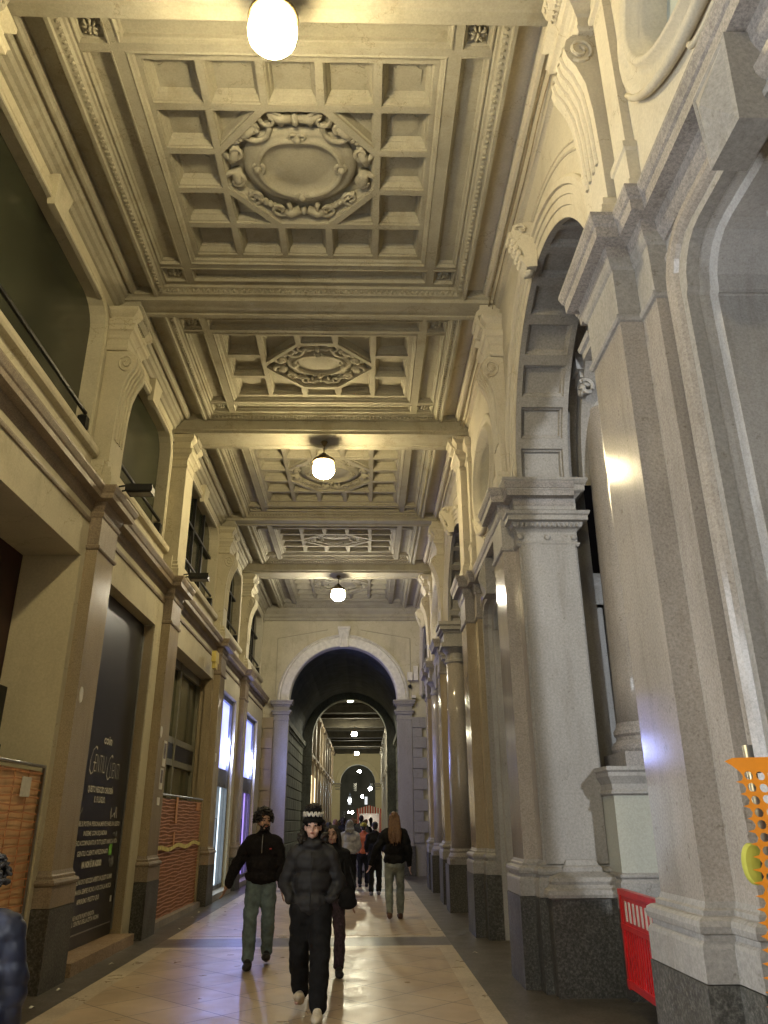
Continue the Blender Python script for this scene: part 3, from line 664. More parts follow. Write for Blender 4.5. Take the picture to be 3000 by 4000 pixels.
# ---------------- bay C: old shop window
a, b = op[2]
sc = thing("shop_window", "dim green-grey shop window with timber rails above the orange net barrier", "shopfront", (-3.85, (a + b) / 2, 0))
mb = MB(); mb.box(-3.97, -3.94, a, b, .1, 4.79); obj("glass", mb, mat_glassy("green_shop_glass", (.09, .095, .05), .12), sc)
mb = MB()
for z0, z1 in ((.1, .3), (2.72, 2.84), (3.14, 3.26), (4.62, 4.79)): mb.box(-3.94, -3.88, a, b, z0, z1)
for q in (a, b - .14, (a + b) / 2 - .05): mb.box(-3.941, -3.87, q, q + .12, .1, 4.79)
obj("frame", mb, mat_plain("grey_green_paint", (.17, .16, .11), .6), sc)
mb = MB(); mb.box(-3.935, -3.89, a, b, 2.85, 3.13); obj("fascia_board", mb, BLACK, sc)
mb = MB(); mb.box(-3.95, -3.5, a, b, -.02, .10); obj("doorstep", mb, CORNL, sc)
mb = MB(); mb.box(-3.93, -3.60, b - .02, b + .05, .1, 4.78); mb.box(-3.75, -3.58, b - .1, b - .02, .1, 4.78); obj("jamb", mb, GRANB, sc)
f2 = orange_fence(a + .05, b - .08, 2.13, -3.62, "orange net barrier with yellow tape below the green shop window", True, 33, .011, .010, backmat=mat_plain("brown_slats", (.15, .07, .035), .8, var=.5, scale=3))
mb = MB()
for y, z, w, h in ((a + 1.4, 1.65, .18, .5), (a + 1.4, 1.2, .14, .3), (b - .7, 1.9, .3, .16)): mb.box(-3.6, -3.595, y, y + w, z, z + h)
obj("taped_patch", mb, ORANGED, f2)
mb = MB(); mb.box(-3.665, -3.645, a + .06, a + 1.15, .1, 2.06); obj("orange_sheet", mb, mat_plain("orange_sheet", (.55, .27, .09), .5, var=.35, scale=3), f2)
# ---------------- bays D and E: lit glass doors
BLU = mat_emit("blue_lit_interior", (.20, .24, .85), .9); BLUW = mat_emit("white_lit_interior", (.72, .88, 1.0), .62); VIO = mat_emit("violet_lit_interior", (.30, .20, .75), .6)
TUBE = mat_emit("light_tube", (.36, .43, 1.0), 62)
ALU = mat_plain("grey_aluminium", (.16, .17, .18), .4, .5)
def lit_shop(i, lab, lower):
    a, b = op[i]
    t = thing("lit_shopfront", lab, "shopfront", (-3.85, (a + b) / 2, 0), 0, "lit shopfronts at the far left")
    mb = MB(); mb.box(-3.80, -3.77, a, b, 2.95, 4.70); obj("transom_window", mb, BLU, t)
    mb = MB(); mb.box(-3.80, -3.77, a, b, .22, 2.50); obj("glass_door", mb, lower, t)
    mb = MB()
    for z0, z1 in ((.12, .22), (2.5, 2.95), (4.66, 4.79)): mb.box(-3.77, -3.70, a, b, z0, z1)
    for q, w in ((a, .1), (b - .1, .1), (a + (b - a) * .52, .05), (a + (b - a) * .78, .05)): mb.box(-3.771, -3.69, q, q + w, .12, 2.6)
    for q in (a, b - .1): mb.box(-3.771, -3.69, q, q + .1, 2.6, 4.79)
    obj("frame", mb, ALU, t)
    mb = MB(); yy = a + (b - a) * .40; mb.tube([(-3.70, yy, 1.0), (-3.64, yy, 1.0), (-3.64, yy, 1.75), (-3.70, yy, 1.75)], .015, 6); obj("door_handle", mb, BLACK, t)
    mb = MB(); mb.box(-3.765, -3.72, b - .32, b - .24, 3.15, 3.75); obj("light_tube", mb, TUBE, t)
    mb = MB(); mb.box(-3.80, -3.45, a, b + .02, -.02, .12); obj("doorstep", mb, STONE2, t)
    if i == 3:
        mb = MB(); mb.box(-3.768, -3.762, a + .9, a + 1.4, 4.15, 4.55); obj("poster", mb, mat_plain("poster_paper", (.3, .22, .2), .6, var=.6, scale=9), t)
lit_shop(3, "shopfront with white glowing glass door and blue-lit transom", BLUW)
lit_shop(4, "violet and blue lit shopfront, last before the end arch", VIO)
a, b = op[-1]
FILLW = mat_emit("fill_shop_window", (.86, .93, 1.0), FILL_E)  # white glow added to unseen shop windows, cool fill for the near right
for i in (-3, -2, -1):
    a, b = op[i]; lit = i > -3
    t = thing("fill_shopfront" if lit else "closed_shopfront", ("closed dark shopfront farthest behind the viewpoint", "unseen shop window second behind the viewpoint, white glow added as cool fill", "unseen shop window just behind the viewpoint, white glow added as cool fill")[i + 3], "shopfront", (-3.9, (a + b) / 2, 0))
    mb = MB(); mb.box(-3.86, -3.8, a, b, .4, 4.5); obj("window", mb, FILLW if lit else HOARD, t)
    mb = MB()
    for z0, z1 in ((-.02, .4), (4.5, 4.8), (2.9, 3.0)): mb.box(-3.82, -3.72, a, b, z0, z1)
    for q in (a, b - .1, (a + b) / 2 - .05): mb.box(-3.821, -3.721, q, q + .1, .4, 4.5)
    obj("frame", mb, BLACK, t)

# small things on the left wall
def plate_oval(y, z, label):
    mb = MB(); LL = [[(-3.449 + .012 * k, y + .055 * (1 - .1 * k) * math.cos(2 * PI * q / 20), z + .1 * (1 - .1 * k) * math.sin(2 * PI * q / 20)) for q in range(20)] for k in (0, 1)]
    mb.loops(LL, True, True, True); tag(obj("wall_plaque", mb, WHITEP), label, "plaque", "oval plaques on the pilasters")
plate_oval(9.50, 3.10, "white oval plaque on the brown pilaster beside the deep opening")
plate_oval(13.45, 3.08, "white oval plaque on the pilaster after the black hoarding")
plate_oval(18.55, 3.05, "small oval plaque on the pilaster before the white glowing door")
for nm, y, z, w, h, lb in (("poster", 13.72, 2.55, .2, .42, "torn black and white poster, upper one on the second pilaster"), ("poster", 13.66, 2.18, .2, .34, "lower paper portrait flyer on the second pilaster"), ("poster", 13.62, 1.93, .17, .12, "small white paper strip under the two posters")):
    mb = MB(); mb.box(-3.449, -3.444, y, y + w, z, z + h); t = tag(obj(nm, mb, PAPER), lb, "poster", "papers stuck on the second pilaster")
    mb = MB(); mb.box(-3.4435, -3.442, y + .03, y + w - .03, z + h * .3, z + h * .9)
    if h > .2: obj("picture", mb, mat_plain("poster_ink", (.12, .1, .1), .6, var=.9, scale=14), t)
def flood(y, lb):
    t = thing("floodlight", lb, "floodlight", (-3.4, y, 5.8), 0, "black floodlights on the cornice")
    mb = MB(); mb.obox((-3.12, y + .02, 5.92), (.17, 0, .0), (0, .10, 0), (0, 0, .05)); mb.box(-3.3, -2.93, y - .10, y - .085, 5.88, 5.98); obj("housing", mb, BLACK, t)
    mb = MB(); mb.tube([(-3.42, y - .05, 5.78), (-3.42, y - .05, 5.95), (-3.2, y - .05, 5.99)], .014, 6); mb.tube([(-3.42, y + .1, 5.78), (-3.42, y + .1, 5.95), (-3.2, y + .1, 5.99)], .014, 6); obj("bracket", mb, BLACK, t)
    mb = MB(); mb.box(-3.26, -2.97, y - .05, y + .09, 5.868, 5.869); obj("lens", mb, mat_plain("lens_glass", (.2, .2, .18), .1), t)
flood(9.75, "black floodlight on the cornice above the near-left pilaster"); flood(13.8, "black floodlight above the pilaster right of the black hoarding")
mb = MB(); mb.box(-3.44, -3.34, 17.15, 17.5, 5.0, 5.24); mb.box(-3.43, -3.35, 17.2, 17.45, 4.86, 5.0)
tag(obj("junction_box", mb, mat_plain("yellow_box", (.55, .45, .12), .5)), "yellow box under the cornice above the orange netted window", "box")

# ================================================================== right wall
rw = thing("arcade_wall", "street side wall of alternating tall arches and shouldered doorways under ovals", "wall", (2.1, 12, 0))
S = 1
DW, DS2, DSH = 2.93, 2.80, 2.636          # wall, secondary strip, shaft
# group geometry per boundary: arch side + or -; shaft span
def rgrp(j):
    y = yb(j)
    if j == -1: return dict(s0=4.47, s1=5.12, o=4.20, a=5.28, side=1)
    if j % 2: return dict(s0=y - .34, s1=y + .32, o=y - .64, a=y + .50, side=1)
    return dict(s0=y - .28, s1=y + .38, o=y + .68, a=y - .52, side=-1)
def rpath(j, offw=0):                    # path (y,dx) of the front faces from low y to high y
    g = rgrp(j)
    if g["side"] > 0: return [(g["o"], DW), (g["o"], DS2), (g["s0"], DS2), (g["s0"], DSH), (g["s1"], DSH), (g["s1"], DS2), (g["a"], DS2)]
    return [(g["a"], DS2), (g["s0"], DS2), (g["s0"], DSH), (g["s1"], DSH), (g["s1"], DS2), (g["o"], DS2), (g["o"], DW)]
RJ = range(-3, 4)
TH = 3.55                                # jamb depth to dx 3.55 (X 2.71)
ZS = 5.80                                # springing
for j in RJ:
    g = rgrp(j); p = sub("granite_pilaster", rw); pth = rpath(j)
    ext = ([(pth[0][0], DW + .02)] + pth[1:] if g["side"] > 0 else pth[:-1] + [(pth[-1][0], DW + .02)])
    gm = GRANP if j < 1 else GRANB
    # one continuous path incl. the arch jamb (pier) face
    mb = MB(); mb.sweep(ext, [(0, 1.2), (0, 4.94)], mpx(S)); obj("shaft", mb, gm, p)
    ja = g["a"]; sg = g["side"]
    jp = [(ja, DS2), (ja, TH)] if sg > 0 else [(ja, TH), (ja, DS2)]
    full = ext + [(ja, TH), (ja - .0, TH + .0)][:1] if sg > 0 else [(ja, TH)] + ext
    mb = MB(); mb.sweep(full, [(.0, 1.25), (.012, 1.22), (.03, 1.21), (.03, 1.185), (.055, 1.18), (.075, 1.165), (.082, 1.14), (.075, 1.11), (.055, 1.10), (.055, 1.075), (.072, 1.06), (.078, 1.04), (.078, .885), (.0, .87)], mpx(S)); obj("base_moulding", mb, STONE, p)
    mb = MB(); mb.sweep(full, [(.0, .88), (.085, .88), (.085, -.05)], mpx(S)); obj("plinth", mb, PLIN, p)
    capprof = [(0, 4.93), (.018, 4.935), (.028, 4.955), (.028, 4.975), (.004, 4.99), (.004, 5.38), (.018, 5.40), (.03, 5.43), (.035, 5.47)]
    mb = MB(); mb.sweep(ext, capprof, mpx(S)); obj("capital", mb, STONE if j < 1 else CORN, p)
    mb = MB(); mb.sweep(full, [(-.02, 5.45), (.03, 5.46), (.04, 5.49), (.05, 5.56), (.13, 5.575), (.135, 5.66), (.15, 5.68), (.17, 5.74), (.17, 5.77), (-.3, 5.785)], mpx(S)); obj("cornice", mb, CORN, p)
# stone piers = arch jambs
def pier(j):
    g = rgrp(j); sg = g["side"]; ja = g["a"]; p = sub("stone_pier", rw)
    # shaft block of pale stone, slightly proud of the strip
    y0, y1 = (ja - .6, ja) if sg > 0 else (ja, ja + .6)
    pj = [(y0, DS2 + .005), (y0, 3.0)]
    mb = MB()
    ya_ = ja + sg * .0; mb.box(XC + DS2 + .03, XC + TH - .03, min(ya_, ya_ + sg * .03), max(ya_, ya_ + sg * .03), 1.2, 4.95)
    mb.box(XC + DS2 + .004, XC + TH, y0 + .004, y1 - .004, -.05, 5.8); mb.box(XC + TH - .05, XC + TH + .015, y0 + .12, y1 - .12, -.05, 7.9); obj("shaft", mb, STONE, p)
    # plinth projecting well forward of the jamb
    yy = ja + sg * .42
    if sg < 0:
        pth = [(ja + .3, TH + .06), (ja - .30, TH + .06), (ja - .30, DS2 + .0), (ja + .0, DS2 + .0)]
    else:
        pth = [(ja, DS2), (ja + .30, DS2), (ja + .30, TH + .06), (ja - .3, TH + .06)]
    pth = [(a_, b_) for a_, b_ in pth]
    mb = MB(); mb.sweep(pth, [(-.35, 1.27), (-.24, 1.25), (-.22, 1.20), (-.19, 1.18), (-.19, 1.14), (-.10, 1.11), (-.04, 1.09), (-.02, 1.05), (-.03, 1.02), (-.01, .99), (.03, .97), (.04, .93), (.035, .90), (.0, .885)], mpx(S)); obj("base_moulding", mb, STONE, p)
    mb = MB(); mb.sweep(pth, [(.0, .89), (.0, -.05)], mpx(S)); mb.box(XC + DS2 + .02, XC + TH, min(ja, ja + sg * .28), max(ja, ja + sg * .28), .2, .9); obj("plinth", mb, PLIN, p)
    # capital: echinus with eggs, band, upper cornice
    cp = [(y1 if sg < 0 else y0, DS2), ]
    cpath = ([(ja + .5, TH), (ja, TH), (ja, DS2), (ja + .13, DS2)][::-1] if sg > 0 else [(ja + .5, TH), (ja, TH), (ja, DS2), (ja + .12, DS2)])
    if sg > 0: cpath = [(ja - .12, DS2), (ja, DS2), (ja, TH), (ja - .5, TH)]
    else: cpath = [(ja + .5, TH), (ja, TH), (ja, DS2), (ja + .12, DS2)]
    mb = MB(); mb.sweep(cpath, [(.0, 4.90), (.02, 4.91), (.035, 4.935), (.035, 4.955), (.01, 4.97), (.01, 5.10), (.02, 5.12), (.035, 5.14), (.07, 5.16), (.085, 5.22), (.14, 5.23), (.14, 5.29), (.16, 5.31), (.17, 5.35), (.02, 5.36), (.02, 5.40), (.03, 5.42), (.03, 5.56), (.05, 5.58), (.09, 5.62), (.13, 5.64), (.14, 5.65), (.14, 5.72), (.16, 5.74), (.185, 5.78), (.185, 5.81), (-.1, 5.815)], mpx(S)); obj("capital", mb, STONE, p)
    mb = MB(); n = 13
    for k in range(n): mb.ell((XC + DS2 - .04 + (TH - DS2 + .08) * (k + .5) / n, ja + sg * .075, 5.185), .024, .03, .035, 6, 5)
    for x in (DS2 + .03, (DS2 + TH) / 2, TH - .03): mb.ell((XC + x, ja + sg * .015, 5.035), .045, .02, .045, 10, 6)
    obj("egg_moulding", mb, STONE, p, True)
for j in RJ: pier(j)
# wall faces: plates between piers
mbL = MB(); mbU = MB()
arch = {}
for i in range(-2, 5):                   # bay i lies between yb(i-1), yb(i)
    y0 = yb(i - 1); y1 = yb(i) if i < 4 else YE
    if i % 2 == 0:
        ga = rgrp(i - 1)["a"]; gb = rgrp(i)["a"] if i < 4 else YE - .5
        yc_ = (ga + gb) / 2; r = (gb - ga) / 2; arch[i] = (yc_, r, ga, gb)
        N = 28
        L = [(ga, -.05), (gb, -.05)] + arcpts(yc_, ZS, r, 0, PI, N)
        mbU.plate([(y0, ZS - .05), (y1, ZS - .05), (y1, 8.8), (y0, 8.8)], [[(p_[0], max(p_[1], ZS - .0499)) for p_ in L]], lambda a_, b_: mpw(S)(a_, b_, DS2 + .05))
    else:
        yc_ = (y0 + y1) / 2; oz = 7.08; oy = yc_ + (.25 if i == -1 else 0)
        o1 = [(oy + 1.0 * math.cos(2 * PI * k / 36), oz + .70 * math.sin(2 * PI * k / 36)) for k in range(36)]
        mbU.plate([(y0, 5.7), (y1, 5.7), (y1, 8.8), (y0, 8.8)], [o1], lambda a_, b_: mpw(S)(a_, b_, DS2 + .05))
        hw = 1.27; c = .30; q = 5; zt = 5.10
        L = [(yc_ - hw, -.05), (yc_ + hw, -.05), (yc_ + hw, zt - c - .04)] + [(yc_ + hw - .03 - c * (1 - math.cos(PI / 2 * k / q)), zt - c + c * math.sin(PI / 2 * k / q)) for k in range(q + 1)] + [(yc_ - hw + .03 + c * (1 - math.cos(PI / 2 * (1 - k / q))), zt - c + c * math.sin(PI / 2 * (1 - k / q))) for k in range(q + 1)] + [(yc_ - hw, zt - c - .04)]
        mbL.plate([(y0, -.06), (y1, -.06), (y1, 5.6), (y0, 5.6)], [L], lambda a_, b_: mpw(S)(a_, b_, DW))
        # doorway
        dw = sub("doorway", rw)
        mb = MB()
        F1 = L[1:]; fr = F1 + [L[0]]
        def shp(e, c2):
            h_ = hw + e; t_ = zt + e
            return [(yc_ + h_, -.05), (yc_ + h_, t_ - c2)] + [(yc_ + h_ - c2 * (1 - math.cos(PI / 2 * k / q)), t_ - c2 + c2 * math.sin(PI / 2 * k / q)) for k in range(1, q + 1)] + [(yc_ - h_ + c2 * (1 - math.cos(PI / 2 * (1 - k / q))), t_ - c2 + c2 * math.sin(PI / 2 * (1 - k / q))) for k in range(q)] + [(yc_ - h_, t_ - c2), (yc_ - h_, -.05)]
        mb.sweep(fr, [(-.003, DW + .03), (-.003, DW - .05), (.035, DW - .055), (.045, DW - .02)], mpw(S), cap=False)
        o2 = shp(.13, .30); o3 = shp(.24, .30)
        mb.plate(o3, [[(a_, b_ + (.001 if b_ < 0 else 0)) for a_, b_ in F1 + [L[0]]]], lambda a_, b_: mpw(S)(a_, b_, DW - .022))
        obj("frame_lining", mb, STONE, dw); mb = MB()
        mb.sweep(o2, [(-.02, DW - .02), (.0, DW - .05), (.03, DW - .07), (.07, DW - .075), (.10, DW - .05), (.11, DW + .0)], mpw(S), cap=False); obj("frame", mb, GRANP if i < 2 else GRANB, dw)
        mb = MB(); mb.loops([[mpw(S)(a_, b_, d) for a_, b_ in fr] for d in (DW + .0, DW + .10)], False)
        L2 = [(yc_ + (a_ - yc_) * .955, b_ - (.05 if b_ > 4 else 0)) for a_, b_ in fr]
        mb.loops([[mpw(S)(a_, b_, DW + .10) for a_, b_ in fr], [mpw(S)(a_, b_, DW + .12) for a_, b_ in L2], [mpw(S)(a_, b_, 4.6) for a_, b_ in L2]], False)
        obj("jamb", mb, STONE2, dw)
        mb = MB()
        for sg in (-1, 1):
            yy = yc_ + sg * hw * .955
            for x0, x1, z0, z1 in ((DW + .16, 4.5, 4.72, 4.78), (DW + .40, 4.25, .9, 4.45)):
                if z0 > 4: mb.box(XC + x0 - .04, XC + x1, min(yy, yy - sg * .025), max(yy, yy - sg * .025), z0, z1)
                else:
                    for bx in ((x0, x0 + .05, z0, z1), (x1 - .05, x1, z0, z1), (x0, x1, z1, z1 + .05), (x0, x1, z0 - .05, z0), (x0 + .12, x0 + .15, z0, z1 - .08)): mb.box(XC + bx[0], XC + bx[1], min(yy, yy - sg * .03), max(yy, yy - sg * .03), bx[2], bx[3])
        zs = zt - .05
        for k in range(2):                # soffit panels
            ya_, yb_ = (yc_ - .86 + k * .9, yc_ - .04 + k * .9)
            for bx in ((ya_, yb_, 3.25, 3.32), (ya_, yb_, 4.1, 4.17), (ya_, ya_ + .07, 3.32, 4.1), (yb_ - .07, yb_, 3.32, 4.1)): mb.box(XC + bx[2], XC + bx[3], bx[0], bx[1], zs - .035, zs + .001)
        obj("jamb_panel", mb, STONE2, dw)
        # faceted keystone
        mb = MB(); cy_ = 2.97 if i == -1 else yc_
        def kr(kk, d, zc_=5.25): return [mpw(S)(cy_ + a_ * kk, zc_ + b_ * kk, d) for a_, b_ in ((-.17, -.29), (.17, -.29), (.21, .29), (-.21, .29))]
        mb.loops([kr(1, DW), kr(1, DW - .20), kr(.88, DW - .21), kr(.82, DW - .20), kr(.05, DW - .29)], True, False, True); obj("keystone", mb, STONE, dw)
        if i >= 1:
            mb = MB(); mb.box(XC + 3.33, XC + 3.40, yc_ - hw, yc_ + hw, -.05, 5.1); obj("blank_wall", mb, mat_granite("green_stone", [(.12, .12, .10), (.22, .23, .19), (.30, .31, .26), (.38, .38, .33)], rough=.4, scale=20, mott=.45), dw)
        else:
            mb = MB(); mb.box(XC + 4.62, XC + 4.7, yc_ - hw, yc_ + hw, 4.2, 5.1); obj("transom_board", mb, STONE2, dw)
        # cornice over doorway, architrave line
        A_ = rgrp(i - 1)["o"]; B_ = rgrp(i)["o"]
        mb = MB(); mb.sweep([(A_, DW - .02), (B_, DW - .02)], [(-.02, 5.40), (.0, 5.40), (.02, 5.43), (.04, 5.47), (.05, 5.56), (.15, 5.575), (.155, 5.66), (.17, 5.68), (.19, 5.74), (.19, 5.77), (-.3, 5.785)], mpx(S)); obj("cornice", mb, CORN, rw)
        mb = MB(); mb.sweep([(A_, DW), (yc_ - .5, DW)], [(0, 5.22), (.02, 5.225), (.03, 5.25), (.03, 5.27), (0, 5.28)], mpx(S)); mb.sweep([(yc_ + .5, DW), (B_, DW)], [(0, 5.22), (.02, 5.225), (.03, 5.25), (.03, 5.27), (0, 5.28)], mpx(S)); obj("architrave", mb, CORN, rw)
        # oval window
        ow = sub("oval_window", rw)
        def ovl(k, d): return [mpw(S)(oy + (1.0 + k) * math.cos(2 * PI * q_ / 48), oz + (.70 + k) * math.sin(2 * PI * q_ / 48), d) for q_ in range(48)]
        D0 = DS2 + .05
        mb = MB(); mb.loops([ovl(.26, D0), ovl(.26, D0 - .04), ovl(.24, D0 - .05), ovl(.19, D0 - .045), ovl(.17, D0 - .02), ovl(.08, D0 - .03), ovl(.06, D0 - .075), ovl(.03, D0 - .085), ovl(.0, D0 - .06), ovl(-.01, D0 + .02), ovl(-.04, D0 + .03), ovl(-.05, D0 + .24)]); obj("frame", mb, STUCR, ow, True)
        mb = MB(); mb.loops([ovl(-.05, D0 + .23), ovl(-.5, D0 + .23)], True, False, True); obj("glass", mb, mat_plain("grey_glazing", (.36, .40, .38), .45, var=.25, scale=3), ow)
        mb = MB(); pts = [(oy + 1.28 * math.cos(a_), oz + .95 * math.sin(a_)) for a_ in [PI * 1.12 + PI * .76 * k / 16 for k in range(17)]]
        mb.tube([mpw(S)(a_, b_, D0 - .05) for a_, b_ in pts], [.02 + .03 * math.sin(PI * k / 16) for k in range(17)], 6)
        for z_, r_ in ((6.02, .30),): mb.tube([mpw(S)(oy + r_ * math.cos(a_), z_ + .06 + .10 * math.sin(a_), D0 - .03) for a_ in [PI + PI * k / 12 for k in range(13)]], .022, 6)
        obj("festoon", mb, STUCR, ow, True)
obj("lower_wall", mbL, STONE, rw); obj("upper_wall", mbU, STUCR, rw)
# arches: archivolt, soffit coffers, keystone
for i, (yc_, r, ga, gb) in arch.items():
    p = sub("arch", rw); D0 = DS2 + .05; N = 40
    def ring(rr, d): return [mpw(S)(yc_ + rr * math.cos(PI * k / N), ZS + rr * math.sin(PI * k / N), d) for k in range(N + 1)]
    mb = MB(); mb.loops([ring(r + .40, D0), ring(r + .40, D0 - .05), ring(r + .37, D0 - .075), ring(r + .31, D0 - .07), ring(r + .30, D0 - .04), ring(r + .22, D0 - .04), ring(r + .215, D0 - .024), ring(r + .12, D0 - .024), ring(r + .115, D0 - .008), ring(r + .02, D0 - .008), ring(r, D0 - .004)], False); obj("archivolt", mb, STUCR, p)
    # soffit as coffered strips
    mb = MB(); x0, x1 = D0, TH; nc = 11
    mb.loops([ring(r, x0), ring(r, x0 + .07)], False); mb.loops([ring(r, x1 - .07), ring(r, x1 + .0), ring(r + .3, x1 + .0), ring(r + .3, x1 + .2), ring(r + .06, x1 + .2), ring(r + .06, x1 + .9)], False)
    for k in range(nc):
        a0 = PI * k / nc; a1 = PI * (k + 1) / nc; g = .035
        def P_(a_, rr, d): return mpw(S)(yc_ + rr * math.cos(a_), ZS + rr * math.sin(a_), d)
        for aa, ab in ((a0, a0 + g), (a1 - g, a1)): mb.F(*[mb.V(P_(*q)) for q in ((aa, r, x0 + .07), (ab, r, x0 + .07), (ab, r, x1 - .07), (aa, r, x1 - .07))])
        b0, b1 = a0 + g, a1 - g; ns = 4
        def loopk(e, rr, ex):
            L_ = []
            for q in range(ns + 1): L_.append(P_(b0 + e + (b1 - b0 - 2 * e) * q / ns, rr, x0 + .07 + ex))
            for q in range(ns + 1): L_.append(P_(b1 - e - (b1 - b0 - 2 * e) * q / ns, rr, x1 - .07 - ex))
            return L_
        LL = [loopk(0, r, 0), loopk(.008, r + .03, .01), loopk(.018, r + .035, .03), loopk(.026, r + .07, .045)]
        idx = mb.loops(LL); q = idx[-1]
        for w_ in range(ns): mb.F(q[w_], q[w_ + 1], q[-2 - w_], q[-1 - w_])
    obj("soffit", mb, STONE, p)
    # keystone console with acanthus
    mb = MB(); zk = ZS + r
    pr = [(-.10, .02), (-.12, .14), (-.04, .19), (.03, .16), (.10, .17), (.22, .24), (.36, .30), (.46, .28), (.50, .2), (.52, 0)]
    mb.loops([[mpw(S)(yc_ + q * (.11 + .06 * max(0, dz)), zk + dz, D0 - f) for dz, f in pr] for q in (-1, 1)], True, True, True)
    for k in range(5):
        for q in (-1, 0, 1): mb.ell(mpw(S)(yc_ + q * .075, zk + .02 + k * .085, D0 - .19 - .028 * k), .035, .04, .055, 6, 5)
    for q in (-1, 1):
        pts = [mpw(S)(yc_ + q * .15, zk + .40 + .07 * (1 - t * .8) * math.sin(7 * t), D0 - .18 - .07 * (1 - t * .8) * math.cos(7 * t)) for t in [k / 12 for k in range(13)]]; mb.tube(pts, .018, 5)
        mb.ell(mpw(S)(yc_, zk - .12, D0 - .10), .06, .07, .05, 8, 6)
    obj("keystone", mb, STUCR, p, False)
    # raised curved outline over the arch (spandrel mouldings)
    mb = MB()
    for rr, w_ in ((r + .62, .018), (r + .70, .012)):
        pts = [mpw(S)(yc_ + rr * math.cos(a_), ZS + rr * math.sin(a_), D0 - .004) for a_ in [.12 + (PI - .24) * k / 40 for k in range(41)] if ZS + rr * math.sin(a_) < 8.48]
        seg = []; cur = []
        for q_ in pts:
            if cur and (Vector(q_) - Vector(cur[-1])).length > .4: seg.append(cur); cur = []
            cur.append(q_)
        seg.append(cur)
        for sg_ in seg:
            if len(sg_) > 2: mb.tube(sg_, w_, 5)
    obj("spandrel_moulding", mb, STUCR, p)
# upper pilasters on the right
for j in RJ:
    g = rgrp(j); y = (g["s0"] + g["s1"]) / 2
    upper_pil(rw, 1, y, .28, DS2 + .05, DSH + .03, STUCR, j != 1)
    mb = MB(); o = g["o"]; q0, q1 = (o + .03, o + .27) if g["side"] > 0 else (o - .27, o - .03)
    mb.sweep([(q0, DS2 + .1), (q0, DS2 - .02), (q1, DS2 - .02), (q1, DS2 + .1)], [(.04, 5.77), (.04, 5.98), (.02, 6.0), (.02, 6.28), (.035, 6.3), (.035, 6.36), (0, 6.38), (0, 8.0), (.03, 8.02), (.03, 8.08), (0, 8.1), (0, 8.3), (.05, 8.35), (.05, 8.5)], mpx(S)); obj("upper_strip", mb, STUCR, rw)
# outer wall mass above arches and outside face
mb = MB(); mb.box(XC + TH + .2, XC + TH + .9, -11, YE, 8.0, 10.5); mb.box(XC + 2.95, XC + TH + .9, -11, YE, 8.9, 9.4)
for i in range(-1, 5, 2):
    y0, y1 = yb(i - 1), yb(i); mb.box(XC + 3.42, XC + TH + .3, y0 - .1, y1 + .1, 5.2 if i < 1 else 0, 8.0)
obj("outer_wall", mb, STONE2, rw)
